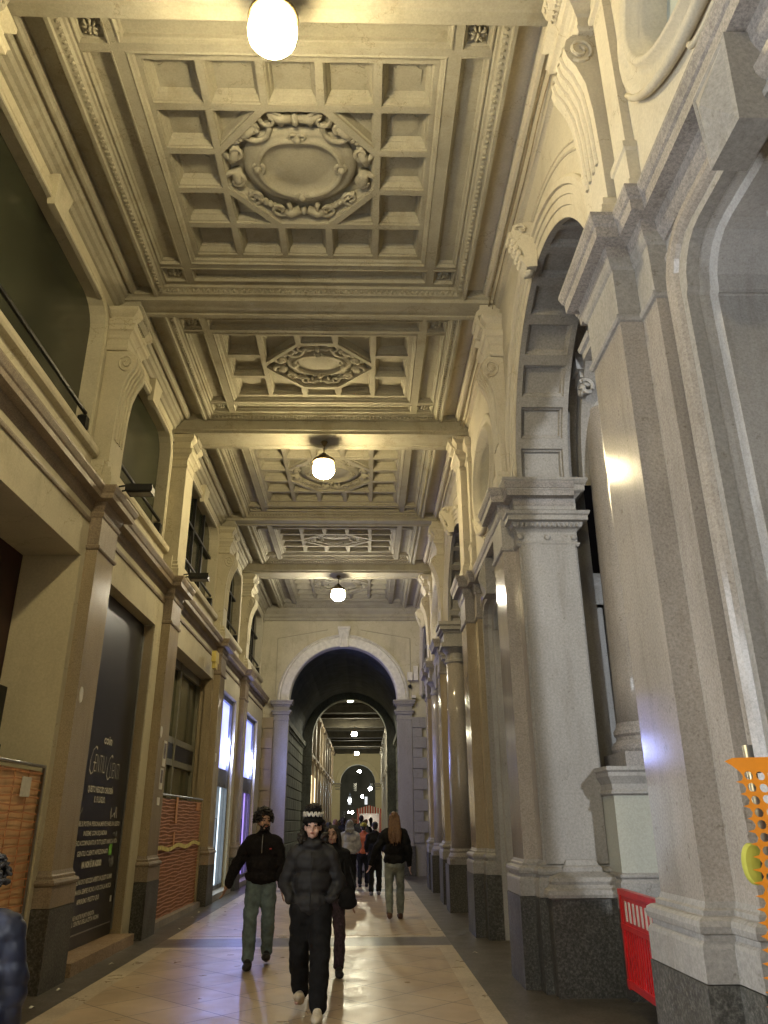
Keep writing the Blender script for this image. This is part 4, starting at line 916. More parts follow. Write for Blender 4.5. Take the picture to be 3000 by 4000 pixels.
# stone parapets in the arches with a column each
def ped(y, sg, lb):
    t = thing("column_pedestal", lb, "pedestal", (3.3, y, 0), 0, "pedestals carrying the outer columns")
    x0, x1 = XC + TH - .02, 4.2; y0, y1 = y - .34, y + .5
    pth = [(x0, y1), (x0, y0), (x1, y0), (x1, y1)] 
    M_ = lambda a_, b_, h: (a_, b_, h)
    pth = [(x0, y0), (x1, y0), (x1, y1), (x0, y1)]
    mb = MB(); mb.sweep(pth, [(.0, 1.12), (.0, 1.90)], M_, True); obj("dado", mb, mat_stucco("pale_plaster", (.42, .42, .36), (.37, .37, .31), st=.15, crack=False), t)
    mb = MB(); mb.sweep(pth, [(-.3, 2.2), (.07, 2.2), (.07, 2.16), (.05, 2.14), (.05, 2.10), (.01, 2.02), (.01, 1.96), (.03, 1.94), (.03, 1.92), (-.0, 1.90)], M_, True); mb.sweep(pth, [(0, 1.14), (.03, 1.12), (.03, 1.10), (.01, 1.08), (.04, 1.04), (.04, .8), (.0, .78)], M_, True)
    mb.box(x0 - .0, x1, y0, y1, 2.05, 2.195); obj("cornice", mb, STONE, t)
    mb = MB(); mb.sweep(pth, [(.03, .8), (.05, .79), (.05, -.05)], M_, True); obj("base", mb, PLIN, t)
    cx_, cy_ = 3.27, y + .05
    c = thing("column", lb.replace("pedestal under the column", "granite column"), "column", (cx_, cy_, 2.2), 0, "granite columns on the street side")
    mb = MB(); mb.box(cx_ - .40, cx_ + .40, cy_ - .40, cy_ + .40, 2.2, 2.36); mb.lathe([(.38, 2.36), (.40, 2.40), (.40, 2.44), (.37, 2.48), (.34, 2.50), (.335, 2.54), (.36, 2.57), (.36, 2.61), (.33, 2.65), (.32, 2.70)], (cx_, cy_, 0), 32); obj("base", mb, CORN, c, False)
    mb = MB(); mb.lathe([(.318, 2.70), (.31, 3.2), (.30, 4.5), (.285, 5.8), (.27, 6.75), (.285, 6.78), (.285, 6.82), (.265, 6.84)], (cx_, cy_, 0), 32); obj("shaft", mb, GRANP, c, True)
    mb = MB(); mb.lathe([(.265, 6.84), (.27, 6.9), (.34, 7.05), (.34, 7.12)], (cx_, cy_, 0), 24); mb.box(cx_ - .4, cx_ + .4, cy_ - .4, cy_ + .4, 7.16, 7.26)
    for sx in (-1, 1):
        for sy in (-1, 1):
            pts = [(cx_ + sx * (.32 + .1 * (1 - t * .8) * math.cos(8 * t + 1)), cy_ + sy * .38, 7.02 + .12 * (1 - t * .8) * math.sin(8 * t + 1)) for t in [k / 16 for k in range(17)]]; mb.tube(pts, .03, 6)
            pts = [(cx_ + sx * .38, cy_ + sy * (.32 + .1 * (1 - t * .8) * math.cos(8 * t + 1)), 7.02 + .12 * (1 - t * .8) * math.sin(8 * t + 1)) for t in [k / 16 for k in range(17)]]; mb.tube(pts, .03, 6)
    obj("capital", mb, STONE2, c, False)
    mb = MB(); mb.box(cx_ - .45, cx_ + .45, cy_ - .45, cy_ + .45, 7.26, 8.1); obj("impost_block", mb, STONE2, c)
g0 = rgrp(0); ped(g0["a"] - .10, -1, "pedestal under the column beside the pale square pier")
gm = rgrp(-1); ped(gm["a"] - .1, 1, "pedestal under the column hidden behind the near granite pilasters")
# near columns of the second and third arches sit closer to the hall
def freecol(x, y, lb, h0=.85, r=.24, dark=True):
    c = thing("column", lb, "column", (x, y, 0), 0, "polished columns in the far arches")
    mb = MB(); mb.box(x - .34, x + .34, y - .34, y + .34, -.05, h0); obj("plinth", mb, PLIN, c)
    mb = MB(); mb.box(x - .31, x + .31, y - .31, y + .31, h0, h0 + .1); mb.lathe([(.30, h0 + .1), (.31, h0 + .14), (.28, h0 + .19), (.26, h0 + .21), (.27, h0 + .25), (.25, h0 + .29)], (x, y, 0), 28); obj("base", mb, CORN, c)
    mb = MB(); mb.lathe([(r, h0 + .29), (r * .98, 2.5), (r * .94, 3.8), (r * .88, 4.9)], (x, y, 0), 32); obj("shaft", mb, GRANP, c, True)
    mb = MB(); mb.lathe([(r * .88, 4.9), (r, 4.93), (r, 4.97), (r * .9, 5.0), (r * .9, 5.12), (r * 1.15, 5.2), (r * 1.2, 5.24)], (x, y, 0), 28)
    for z0, z1, e in ((5.24, 5.34, .33), (5.34, 5.56, .27), (5.56, 5.62, .30), (5.62, 5.72, .36), (5.72, 5.80, .39)): mb.box(x - e, x + e, y - e, y + e, z0, z1)
    obj("capital", mb, STONE, c, False)
    return c
freecol(2.02, 17.05, "brown polished column in the second arch, behind the long-haired walker")
freecol(2.06, 21.6, "pale violet-lit polished column beyond the brown polished column")

# ================================================================== end wall and passage
ew = thing("end_wall", "end wall with a big round arch and keystone closing the lit arcade", "wall", (XC, YE, 0))
AX = -.776; AR = 1.915; AZ = 5.68
mE = lambda a_, b_, h=YE: (a_, h, b_)
L = [(AX - AR, -.04), (AX + AR, -.04)] + arcpts(AX, AZ, AR, 0, PI, 32)
mb = MB(); mb.plate([(XC - 3.2, -.05), (XC + 4.2, -.05), (XC + 4.2, 9.4), (XC - 3.2, 9.4)], [L], lambda a_, b_: (a_, YE, b_)); obj("wall", mb, STUC, ew)
def ringE(rr, y, n=36): return [(AX + rr * math.cos(PI * k / n), y, AZ + rr * math.sin(PI * k / n)) for k in range(n + 1)]
mb = MB(); mb.loops([ringE(2.36, YE), ringE(2.36, YE - .05), ringE(2.30, YE - .09), ringE(2.26, YE - .05), ringE(2.22, YE - .10), ringE(1.96, YE - .10), ringE(1.915, YE - .07), ringE(1.90, YE + .3)], False); obj("archivolt", mb, WHITEP, ew)
mb = MB(); mb.loops([[(AX + q * .14, YE + .1, 7.55), (AX + q * .14, YE - .19, 7.55), (AX + q * .20, YE - .22, 8.18), (AX + q * .23, YE - .25, 8.22), (AX + q * .23, YE - .25, 8.30), (AX + q * .23, YE + .1, 8.30)] for q in (-1, 1)], True, True, True)
for q in (-.5, 0, .5): mb.tube([(AX + q * .2, YE - .2, 7.6), (AX + q * .26, YE - .23, 8.15)], .022, 5)
obj("keystone", mb, WHITEP, ew)
for s in (-1, 1):
    xi = AX + s * AR; p = sub("stone_pier", ew)
    x0, x1 = (xi - .0, xi + .50) if s > 0 else (xi - .50, xi)
    mb = MB(); mb.box(min(x0, x1), max(x0, x1), YE - .09, YE + .25, .9, 4.98); obj("shaft", mb, STONE, p)
    mb = MB(); mb.box(x0 - .06, x1 + .06, YE - .15, YE + .25, -.05, .9); obj("plinth", mb, PLIN, p)
    mb = MB()
    for z0, z1, e in ((4.98, 5.04, .03), (5.04, 5.18, .01), (5.18, 5.26, .06), (5.26, 5.32, .10), (5.32, 5.46, .02), (5.46, 5.52, .06), (5.52, 5.60, .12), (5.60, 5.66, .15)): mb.box(x0 - e, x1 + e, YE - .09 - e, YE + .24, z0, z1)
    obj("capital", mb, STONE, p)
    # rusticated quoins beside the pier
    mb = MB(); k = 0; z = 1.0
    while z < 4.9:
        w_ = .50 if k % 2 else .36; q0, q1 = (x1 + .02, x1 + w_) if s > 0 else (x0 - w_, x0 - .02)
        mb.box(q0, q1, YE - .10 - (.03 if k % 2 else 0), YE + .05, z, z + (.36 if k % 2 else .30)); z += .37 if k % 2 else .31; k += 1
    mb.box((x1 + .02) if s > 0 else x0 - .4, (x1 + .4) if s > 0 else x0 - .02, YE - .06, YE + .05, -.05, 1.0)
    obj("quoin", mb, STONE if s > 0 else GRANB, p)
mb = MB()
mb.loops([[(x, YE - n_, z) for n_, z in ((0, 8.55), (.05, 8.57), (.06, 8.66), (.10, 8.7), (.10, 8.8), (.2, 8.9), (.24, 9.02), (.3, 9.1))] for x in (XC - 2.9, XC + 2.9)], False)
for s in (-1, 1):
    mb.tube([(AX + s * 2.42, YE - .01, 5.8), (AX + s * 2.42, YE - .01, 7.9), (AX + s * .6, YE - .01, 8.22)], .015, 5)
obj("cornice", mb, CEIL, ew)
for n_, x, z, w, h, lb in (("junction_box", 1.52, 6.35, .18, .28, "small square white box left of the taller one on the end wall"), ("junction_box", 1.74, 6.35, .16, .5, "tall white box on the end wall right of the arch"), ("junction_box", 1.66, 5.72, .14, .1, "tiny white box low beside the arch, above the impost")):
    mb = MB(); mb.box(x, x + w, YE - .22, YE - .02, z, z + h); tag(obj(n_, mb, WHITEP), lb, "box", "white boxes beside the end arch")
mb = MB(); mb.ell((1.60, YE - .12, 6.14), .07, .08, .07, 12, 8); mb.tube([(1.60, YE, 6.18), (1.6, YE - .1, 6.18)], .02, 6); tag(obj("security_camera", mb, BLACK), "small black dome camera on the end wall right of the arch", "camera")
YP = 40.5
pa = thing("vaulted_passage", "dark barrel vaulted passage of green-grey blocks between the two arches", "passage", (XC, (YE + YP) / 2, 0))
DST = mat_granite("green_grey_blocks", [(.16, .175, .16), (.27, .29, .265), (.34, .365, .335), (.44, .47, .43)], rough=.75, scale=20, mott=.4, bump=.3)
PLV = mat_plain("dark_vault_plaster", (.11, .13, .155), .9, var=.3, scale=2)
mb = MB(); VR = 2.35
mb.loops([[(AX + VR * math.cos(PI * k / 24), y, 5.55 + VR * math.sin(PI * k / 24)) for k in range(25)] for y in (YE + .3, YP)], False)
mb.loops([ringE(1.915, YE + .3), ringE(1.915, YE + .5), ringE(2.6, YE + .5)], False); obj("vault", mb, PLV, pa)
for s in (-1, 1):
    mb = MB(); x = AX + s * VR; z = 0; k = 0; rnd = random.Random(5)
    while z < 5.2:
        h = .43; y = YE + .3 + (0 if k % 2 else -.55)
        while y < YP:
            e = .012; y0, y1 = max(YE + .3, y) + e, min(YP, y + 1.1) - e
            if y1 > y0 + .1: mb.loops([[(x + s * .1, a_, b_) for a_, b_ in ((y0, z + e), (y1, z + e), (y1, z + h - e), (y0, z + h - e))], [(x - s * .0, a_, b_) for a_, b_ in ((y0, z + e), (y1, z + e), (y1, z + h - e), (y0, z + h - e))], [(x - s * .03, a_, b_) for a_, b_ in ((y0 + .02, z + e + .02), (y1 - .02, z + e + .02), (y1 - .02, z + h - e - .02), (y0 + .02, z + h - e - .02))]], True, False, True)
            y += 1.1
        z += h; k += 1
    mb.box(min(x + s * .02, x + s * .3), max(x + s * .02, x + s * .3), YE + .2, YP, -.05, 5.6); obj("block_wall", mb, DST, pa)
    mb = MB(); mb.box(min(x - s * .15, x), max(x - s * .15, x), YE + .3, YP, 5.2, 5.4); mb.box(min(x - s * .08, x), max(x - s * .08, x), YE + .3, YP, 5.08, 5.2); obj("impost", mb, DST, pa)
    # rusticated reveal facing us at the second arch
    mb = MB()
    for k in range(12):
        z = k * .43; w0 = .0 if k % 2 else .04; xa, xb = AX + s * (1.90 + w0), AX + s * 2.36
        mb.box(min(xa, xb), max(xa, xb), YP - .12, YP + .1, z + .01, z + .42)
    obj("second_pier", mb, DST, pa)
def ringY(rr, y, cx=AX, cz=5.68, n=32): return [(cx + rr * math.cos(PI * k / n), y, cz + rr * math.sin(PI * k / n)) for k in range(n + 1)]
L = [(AX - 1.9, -.04), (AX + 1.9, -.04)] + arcpts(AX, AZ, 1.9, 0, PI, 28)
mb = MB(); mb.plate([(XC - 3.2, -.05), (XC + 4.2, -.05), (XC + 4.2, 9.4), (XC - 3.2, 9.4)], [L], lambda a_, b_: (a_, YP, b_)); mb.loops([ringY(1.9, YP), ringY(1.9, YP + .6)], False); obj("second_arch_wall", mb, DST, pa)

# ================================================================== second arcade beyond
YF = 90.0
ar2 = thing("far_arcade", "second arcade beyond the dark passage with dark beamed ceiling and yellow lit left wall", "arcade", (XC, 65, 0))
WD = mat_plain("dark_ceiling_timber", (.035, .03, .02), .8, var=.4, scale=3)
mb = MB(); mb.box(XC - 3.2, XC + 3.4, YP, YF, 9.4, 9.6); obj("ceiling", mb, WD, ar2)
k = 0; y = YP + 2.2
while y < YF:
    mb = MB(); w = .35 if k % 2 else .22; mb.box(XC - 2.9, XC + 2.9, y - w, y + w, 8.75 if k % 2 else 8.95, 9.38); mb.box(XC - 2.9, XC + 2.9, y - w - .1, y + w + .1, 9.2, 9.39); obj("beam", mb, WD, ar2); y += 4.5 if k % 2 else 4.0; k += 1
for s in (-1, 1):
    mb = MB(); x = XC + s * 2.78; mb.box(min(x, x + s * .3), max(x, x + s * .3), YP + .01, YF, -.05, 9.4); obj("wall", mb, YST if s < 0 else STONE2, ar2)
    mb = MB(); mb.box(min(x - s * .25, x), max(x - s * .25, x), YP + .01, YF, 5.6, 5.75); mb.box(min(x - s * .12, x), max(x - s * .12, x), YP + .01, YF, 5.45, 5.6); mb.box(min(x - s * .3, x), max(x - s * .3, x), YP + .01, YF, 8.6, 8.9); obj("cornice", mb, CORNL if s < 0 else CORN, ar2)
    y = YP + 2.2
    for k in range(11):
        p = sub("pilaster", ar2); mb = MB(); mb.box(min(x - s * .16, x), max(x - s * .16, x), y - .33, y + .33, 0, 5.45); mb.box(min(x - s * .26, x), max(x - s * .26, x), y - .3, y + .3, 5.75, 8.6); obj("shaft", mb, CORNL if s < 0 else STONE2, p)
        mb = MB(); mb.box(min(x - s * .22, x), max(x - s * .22, x), y - .38, y + .38, -.05, 1.0); mb.box(min(x - s * .3, x), max(x - s * .3, x), y - .4, y + .4, 5.35, 5.74); mb.box(min(x - s * .36, x), max(x - s * .36, x), y - .38, y + .38, 8.3, 8.62); obj("capital", mb, CORNL if s < 0 else STONE2, p)
        if y + 2.2 < YF - 2 and s < 0:
            mb = MB(); mb.box(x + s * .01 - .01, x + .02, y + .8, y + 3.6, 6.5, 8.3); obj("window", mb, DGLASS, ar2)
            mb = MB(); mb.box(x - .01, x + .025, y + .7, y + 3.7, .1, 4.6); obj("shop_opening", mb, mat_emit("warm_shop", (1, .8, .45), .8) if k in (2, 3) else HOARD, ar2)
        y += 4.5 if k % 2 else 4.0
fa = thing("far_arch_wall", "yellow lit wall with round arch at the end of the second arcade", "wall", (AX, YF, 0))
L = [(AX - 1.95, -.04), (AX + 1.95, -.04)] + arcpts(AX, AZ, 1.95, 0, PI, 28)
mb = MB(); mb.plate([(XC - 3.2, -.05), (XC + 3.4, -.05), (XC + 3.4, 9.4), (XC - 3.2, 9.4)], [L], lambda a_, b_: (a_, YF, b_)); mb.loops([ringY(1.95, YF), ringY(1.95, YF + 1)], False); obj("wall", mb, YST, fa)
mb = MB(); mb.loops([ringY(2.5, YF), ringY(2.5, YF - .1), ringY(2.4, YF - .14), ringY(2.0, YF - .14), ringY(1.94, YF - .1), ringY(1.94, YF + .2)], False); obj("archivolt", mb, YST, fa)
mb = MB()
for s in (-1, 1):
    for z0, z1, e in ((5.0, 5.1, .03), (5.3, 5.4, .08), (5.55, 5.68, .12), (-.05, .9, .05)): xa, xb = AX + s * (1.95 - e), AX + s * (2.45 + e); mb.box(min(xa, xb), max(xa, xb), YF - .12 - e, YF + .1, z0, z1)
obj("capital", mb, STONE, fa)
bb = thing("distant_building", "dim building with small lit windows seen through the farthest arch", "building", (XC, 135, 0))
mb = MB(); mb.box(-16, 14, 134, 138, -.05, 16); obj("wall", mb, mat_plain("dim_facade", (.10, .10, .085), .9, var=.4, scale=.4), bb)
rnd = random.Random(3)
for k in range(7):
    mb = MB(); x = -3.6 + k * .9; mb.box(x, x + .45, 133.9, 134, 2.2 + (k % 3) * 2.1, 3.4 + (k % 3) * 2.1); obj("window", mb, mat_emit("lit_window", (.9, .95, 1), .25) if k in (1, 4) else DGLASS, bb)
# bright white floodlight and little bulbs far away
for x, y, z, r, s_, c, lb in ((.62, 95, 5.25, .20, 150, (.75, .9, 1), "big blue-white floodlight under the farthest arch"), (-.35, 112, 4.9, .16, 50, (1, 1, 1), "small white lamp left of the blue-white floodlight"), (-1.75, 96, 4.0, .2, 16, (.9, .97, .95), "pale round lamp over the crowd, highest of the left cluster"), (-1.95, 99, 2.75, .11, 45, (1, .98, .9), "left one of the two bulbs over the crowd"), (-1.5, 99, 2.75, .16, 45, (1, .98, .9), "larger right bulb over the crowd beside the kiosk")):
    mb = MB(); mb.ell((x, y, z), r, r, r, 14, 8); t = tag(obj("bulb_lamp", mb, mat_emit("bulb", c, s_), None, True), lb, "lamp", "small lamps far away down the street")
    mb = MB(); mb.tube([(x, y + r * .8, z), (x, y + r * .9, z + .9)], .03, 6); obj("bracket", mb, BLACK, t)

# ================================================================== street side
ob = thing("street_building", "dark building across the street with unlit balconies", "building", (17, 40, 0))
FAC = mat_plain("night_facade", (.07, .072, .068), .9, var=.25, scale=.5)
mb = MB(); mb.box(16.5, 22, -20, 110, -.05, 13.2); obj("wall", mb, FAC, ob)
for z in (3.6, 6.9, 10.1, 13.1):
    mb = MB(); mb.box(16.1, 16.5, -20, 110, z, z + .25); mb.box(16.3, 16.5, -20, 110, z - .2, z); obj("cornice", mb, mat_plain("pale_band", (.22, .24, .2), .8), ob)
y = 22
while y < 100:
    for fl in range(3):
        z = 4.3 + fl * 3.25; w = sub("window", ob)
        mb = MB(); mb.box(16.42, 16.495, y, y + 1.3, z, z + 2.2); obj("pane", mb, DGLASS, w)
        mb = MB(); mb.box(16.36, 16.497, y - .15, y - .01, z - .1, z + 2.4); mb.box(16.36, 16.497, y + 1.31, y + 1.45, z - .1, z + 2.4); mb.box(16.3, 16.497, y - .2, y + 1.5, z + 2.4, z + 2.6); obj("frame", mb, FAC, w)
    y += 3.4
LED = mat_emit("street_led", (.92, .96, 1.0), 900)
def street_lamp(x, y, z, lb, e=LED, r=.2):
    t = thing("street_lamp", lb, "street lamp", (x, y, 0), 0, "street lamps")
    mb = MB(); mb.tube([(x + 1.5, y, -.05), (x + 1.5, y, z - .3), (x + 1.2, y, z + .1), (x, y, z + .14)], [.08, .06, .05, .04], 8); obj("pole", mb, BLACK, t, True)
    mb = MB(); mb.obox((x, y, z + .1), (.45, 0, 0), (0, .2, 0), (0, 0, .05)); obj("lamp_head", mb, BLACK, t)
    mb = MB(); mb.ell((x, y, z), r, r, .22, 14, 8); obj("lens", mb, e, t, True)
street_lamp(12.1, 40, 10.15, "street lamp glaring between the stone pier and the column", mat_emit("street_led_far", (.9, 1, .98), 260), .3)
street_lamp(8.2, -7.0, 8.0, "tall street lamp behind the viewpoint on the street side", LED, .3)
# ================================================================== near right: net barrier, red barrier
nb = thing("net_barrier", "bright orange perforated net on a steel frame at the right edge, closest thing", "barrier", (1.55, 3.1, 0), 0)
P0 = Vector((1.555, 3.2, 0)); P1 = Vector((2.35, 2.95, 0)); ud = (P1 - P0).normalized(); LN = (P1 - P0).length
mb = MB(); pit = .045; outer = [(-.035, .72)]
rnd = random.Random(2)
nx = int(LN / pit); nz = int(1.16 / pit)
zt = 1.88; z0 = .5
left = [(.0, z0)]
for iz in range(int((zt - z0) / pit) - 1):
    c_ = z0 + .05 + iz * pit; w_ = -.018 + rnd.uniform(-.008, .006)
    left += [(w_, c_ - .0215), (.004, c_ - .0155), (.0115, c_), (.004, c_ + .0155)]
left += [(-.02, zt - .03), (-.045, zt - .012), (-.01, zt)]
outl = [(LN, z0)] + [(LN, zt)] + left[::-1][:-1]
hs = []
for iz in range(int((zt - z0) / pit) - 1):
    for ix in range(int(LN / pit)):
        cx_ = .034 + ix * pit; cz_ = z0 + .05 + iz * pit + rnd.uniform(-.002, .002)
        if cx_ < LN - .03: hs.append([(cx_ + .0168 * math.cos(2 * PI * q / 9), cz_ + .0168 * math.sin(2 * PI * q / 9)) for q in range(9)])
def nmap(a_, b_): return tuple(P0 + ud * a_ + Vector((-.068 + .012 * math.sin(b_ * 5 + a_ * 6), -.03 + .02 * math.sin(b_ * 7), b_)))
mb.plate(outl, hs, nmap); net = obj("net", mb, mat_plain("bright_orange_plastic", (.64, .21, .004), .45, var=.1), nb)
md = net.modifiers.new("thick", 'SOLIDIFY'); md.thickness = .004
mb = MB(); mb.tube([P0 + Vector((0, 0, 0)), P0 + Vector((0, 0, 1.93))], .02, 12); mb.tube([P0 + Vector((0, 0, 1.845)), P1 + Vector((0, 0, 1.90))], .024, 12); mb.tube([P1, P1 + Vector((0, 0, 1.95))], .02, 12); mb.tube([P0 + Vector((0, 0, .25)), P1 + Vector((0, 0, .25))], .018, 10); obj("frame", mb, STEEL, nb, True)
lx = P0 + Vector((-.04, .02, 1.49))
mb = MB(); 
LL = [[(lx.x + .04 * math.cos(2 * PI * k / 24) * c_, lx.y + .0 + d_, lx.z + .075 * math.sin(2 * PI * k / 24) * c_) for k in range(24)] for c_, d_ in ((1, .03), (1, .005), (.93, -.004), (.5, -.008), (.1, -.009))]
mb.loops(LL, True, True, True); wl = obj("warning_lamp", mb, mat_plain("yellow_lens", (.38, .37, .05), .6), nb, False)
mb = MB(); mb.tube([P0 + Vector((-.02, 0, 1.5)), P0 + Vector((-.035, -.02, 1.44))], .008, 6); obj("clip", mb, BLACK, nb)

RED = mat_plain("red_plastic", (.55, .02, .02), .35, var=.15)
rb = thing("plastic_barrier", "red plastic barrier with white stripes wedged between the pier and granite pilasters", "barrier", (2.5, 7.4, 0), 0)
x = 2.40; ya, yz = 6.2, 8.18
def skew(y, z): return (x + .10 * (y - ya) / 2 + (0 if z else 0), y, z)
mb = MB()
def bar(y0_, y1_, z0_, z1_, t_=.02): 
    mb.loops([[(x + d_ + .08 * (yy_ - ya) / 2, yy_, zz_) for yy_, zz_ in ((y0_, z0_), (y1_, z0_), (y1_, z1_), (y0_, z1_))] for d_ in (-t_, t_)], True, True, True)
bar(ya, yz, .99, 1.04, .03); bar(ya, yz, .74, .985, .018); bar(ya, yz, .70, .745, .028); bar(ya, yz, .22, .28, .028); bar(ya, ya + .06, .2, 1.0, .024); bar(yz - .06, yz, .2, 1.0, .024)
y = ya + .1
while y < yz - .1: bar(y, y + .035, .27, .72, .014); y += .075
mb.loops([[(x + d_ + .08 * (yy_ - ya) / 2, yy_, zz_) for yy_, zz_ in ((ya, .22), (yz, .22), (yz, .74), (ya, .74))] for d_ in (-.004, .004)], True, True, True); obj("body", mb, RED, rb)
mb = MB(); y = ya + .12
while y < yz - .12: bar(y, y + .055, .775, .945, .022); y += .125
obj("white_stripes", mb, PAPER, rb)
mb = MB()
for q in (ya + .25,): mb.box(x - .1, x + .2, q - .05, q + .05, 0, .05); mb.box(x - .03, x + .05, q - .04, q + .04, .05, .24)
obj("foot", mb, RED, rb)
# ================================================================== people
def bake_mesh(mb, vox, it=4, fac=.5):
    o = obj("tmp", mb, BLACK); m = o.modifiers.new("r", 'REMESH'); m.mode = 'VOXEL'; m.voxel_size = vox
    if it: s_ = o.modifiers.new("s", 'SMOOTH'); s_.factor = fac; s_.iterations = it
    bpy.context.view_layer.update(); dg = bpy.context.evaluated_depsgraph_get()
    me = bpy.data.meshes.new_from_object(o.evaluated_get(dg)); old = o.data; bpy.data.objects.remove(o); bpy.data.meshes.remove(old)
    r = MB(); r.v = [tuple(v.co) for v in me.vertices]; r.f = [tuple(p.vertices) for p in me.polygons]; r.mi = [0] * len(r.f)
    nrm = [tuple(v.normal) for v in me.vertices]; bpy.data.meshes.remove(me); return r, nrm
from mathutils import noise as mn
def cloth(r, nrm, amp=.012, sc=9, quilt=0, qp=.1, zs=1.0, seed=0):
    out = []
    for p, n_ in zip(r.v, nrm):
        q = Vector((p[0] * sc + seed, p[1] * sc, p[2] * sc * zs)); d = amp * mn.noise(q) + amp * .5 * mn.noise(q * 2.3)
        if quilt: d += quilt * (abs(math.sin(PI * (p[2] + .02 * mn.noise(Vector(p) * 4)) / qp)) ** .6 - .6)
        out.append((p[0] + n_[0] * d, p[1] + n_[1] * d, p[2] + n_[2] * d))
    r.v = out; return r
def hand_mb(w, e, side, curl=.5):
    """w wrist, e elbow; hand hangs along the forearm direction"""
    mb = MB(); w = Vector(w); d = (w - Vector(e)).normalized(); lat = Vector((0, -1, 0)); lat = (lat - d * lat.dot(d)).normalized(); nr = d.cross(lat).normalized() * side
    mb.limb(w, .027, w + d * .03, .03, 8)
    M_ = Matrix((lat, nr, d)).transposed()
    mb.ell(w + d * .065, .042, .018, .052, 10, 8, M_)
    for k, (o_, ln) in enumerate(((-.030, .062), (-.010, .074), (.010, .070), (.029, .056))):
        p0 = w + d * .105 - lat * o_; a = p0 + d * ln * .5 - nr * curl * .015; b_ = a + (d * .8 - nr * curl * .8).normalized() * ln * .45
        mb.limb(p0, .0095, a, .009, 6); mb.limb(a, .009, b_, .0075, 6)
    t0 = w + d * .04 + lat * .034; t1 = t0 + (d * .7 + lat * .7) * .045; t2 = t1 + (d * .9 + lat * .15 - nr * .3) * .032
    mb.limb(t0, .014, t1, .011, 6); mb.limb(t1, .011, t2, .009, 6)
    return mb
SKIN = mat_plain("skin", (.42, .25, .17), .55, var=.08, scale=20); SKINP = mat_plain("pale_skin", (.62, .40, .32), .5, var=.06, scale=20); LIP = mat_plain("lips", (.32, .10, .08), .5)
DARKH = mat_plain("black_hair", (.012, .009, .007), .6, var=.5, scale=40, bump=.6)
def person(label, loc, rz, h=1.75, jacket=None, trousers=None, shoes=None, hair='short', hairc=None, skin=SKINP, arms='down', legs=(.18, -.18), lift=(0, 0), vox=.016,
           headturn=0.0, bulk=1.0, quilt=0, group=None, detail=False, name="person", jhem=.92, wide=1.0, beard=False, hat=None, hood=False, crouch=1.0, bare=False):
    k = h / 1.78; J = lambda x, y, z: (x * k, y * k, z * k)
    T = Matrix.Translation(Vector(loc)) @ Matrix.Rotation(rz, 4, 'Z')
    hd = Vector(J(0, -.03, 1.655)); HT = Matrix.Rotation(headturn, 3, 'Z')
    hips = {s_: J(s_ * .09, 0, .92) for s_ in (-1, 1)}
    ank = {}; kn = {}
    for s_, st, lf in ((-1, legs[0], lift[0]), (1, legs[1], lift[1])):      # st: forward (+) stride
        ank[s_] = J(s_ * .10, -st, .085 + lf); kn[s_] = J(s_ * .105, -st * .45 - .05 - lf * .5, .49 + lf * .3)
    sh = {s_: J(s_ * .172, .01, 1.40) for s_ in (-1, 1)}
    el = {}; wr = {}
    for s_ in (-1, 1):
        a = arms[s_ if len(arms) == 2 and not isinstance(arms, str) else 0] if not isinstance(arms, str) else arms
        if isinstance(arms, dict): a = arms[s_]
        if a == 'down': el[s_] = J(s_ * .25, .03, 1.13); wr[s_] = J(s_ * .27, -.04, .88)
        elif a == 'out': el[s_] = J(s_ * .33, .06, 1.15); wr[s_] = J(s_ * .43, .0, .90)
        elif a == 'pocket': el[s_] = J(s_ * .275, .06, 1.13); wr[s_] = J(s_ * .20, -.09, .99)
        elif a == 'back': el[s_] = J(s_ * .24, .12, 1.15); wr[s_] = J(s_ * .26, .17, .90)
        elif a == 'fwd': el[s_] = J(s_ * .24, -.06, 1.14); wr[s_] = J(s_ * .22, -.27, 1.05)
    # body
    b = MB()
    b.ell(J(0, 0, 1.30), .16 * k, .11 * k, .20 * k, 14, 9); b.ell(J(0, 0, 1.08), .14 * k, .10 * k, .17 * k, 14, 9); b.ell(J(0, 0, .94), .16 * k, .11 * k, .12 * k, 14, 9)
    b.limb(J(0, .01, 1.44), .065 * k, J(0, -.01, 1.58), .052 * k)
    for s_ in (-1, 1):
        b.limb(sh[s_], .055 * k, el[s_], .042 * k); b.limb(el[s_], .042 * k, wr[s_], .028 * k)
        b.limb(J(0, 0, 1.42), .07 * k, sh[s_], .055 * k)
        b.limb(hips[s_], .085 * k, kn[s_], .055 * k); b.limb(kn[s_], .055 * k, ank[s_], .036 * k)
        f = Vector(ank[s_]); b.limb(f + Vector((0, .03, -.04)) * k, .03 * k, f + Vector((s_ * .02, -.13, -.05)) * k, .028 * k)
    body, _ = bake_mesh(b, vox if not detail else .013, 3)
    hm = MB(); E_ = lambda c_, *r_: hm.ell(hd + HT @ Vector(c_) * k, r_[0] * k, r_[1] * k, r_[2] * k, 14, 10, HT)
    E_((0, .012, .02), .075, .095, .098); E_((0, -.03, -.035), .062, .062, .075); E_((0, -.055, -.085), .032, .032, .026); E_((0, -.082, .035), .052, .022, .04)
    for s_ in (-1, 1): E_((s_ * .038, -.062, -.035), .026, .028, .03); E_((s_ * .077, .01, -.01), .012, .02, .032)
    hm.limb(hd + HT @ Vector((0, -.098, .018)) * k, .008 * k, hd + HT @ Vector((0, -.115, -.022)) * k, .014 * k, 8); E_((0, -.092, -.058), .022, .012, .012)
    hm.limb(hd + Vector((0, .02, -.05)) * k, .05 * k, Vector(J(0, .01, 1.50)), .056 * k)
    hb_, _ = bake_mesh(hm, .006 if detail else .012, 2)
    body.add(hb_)
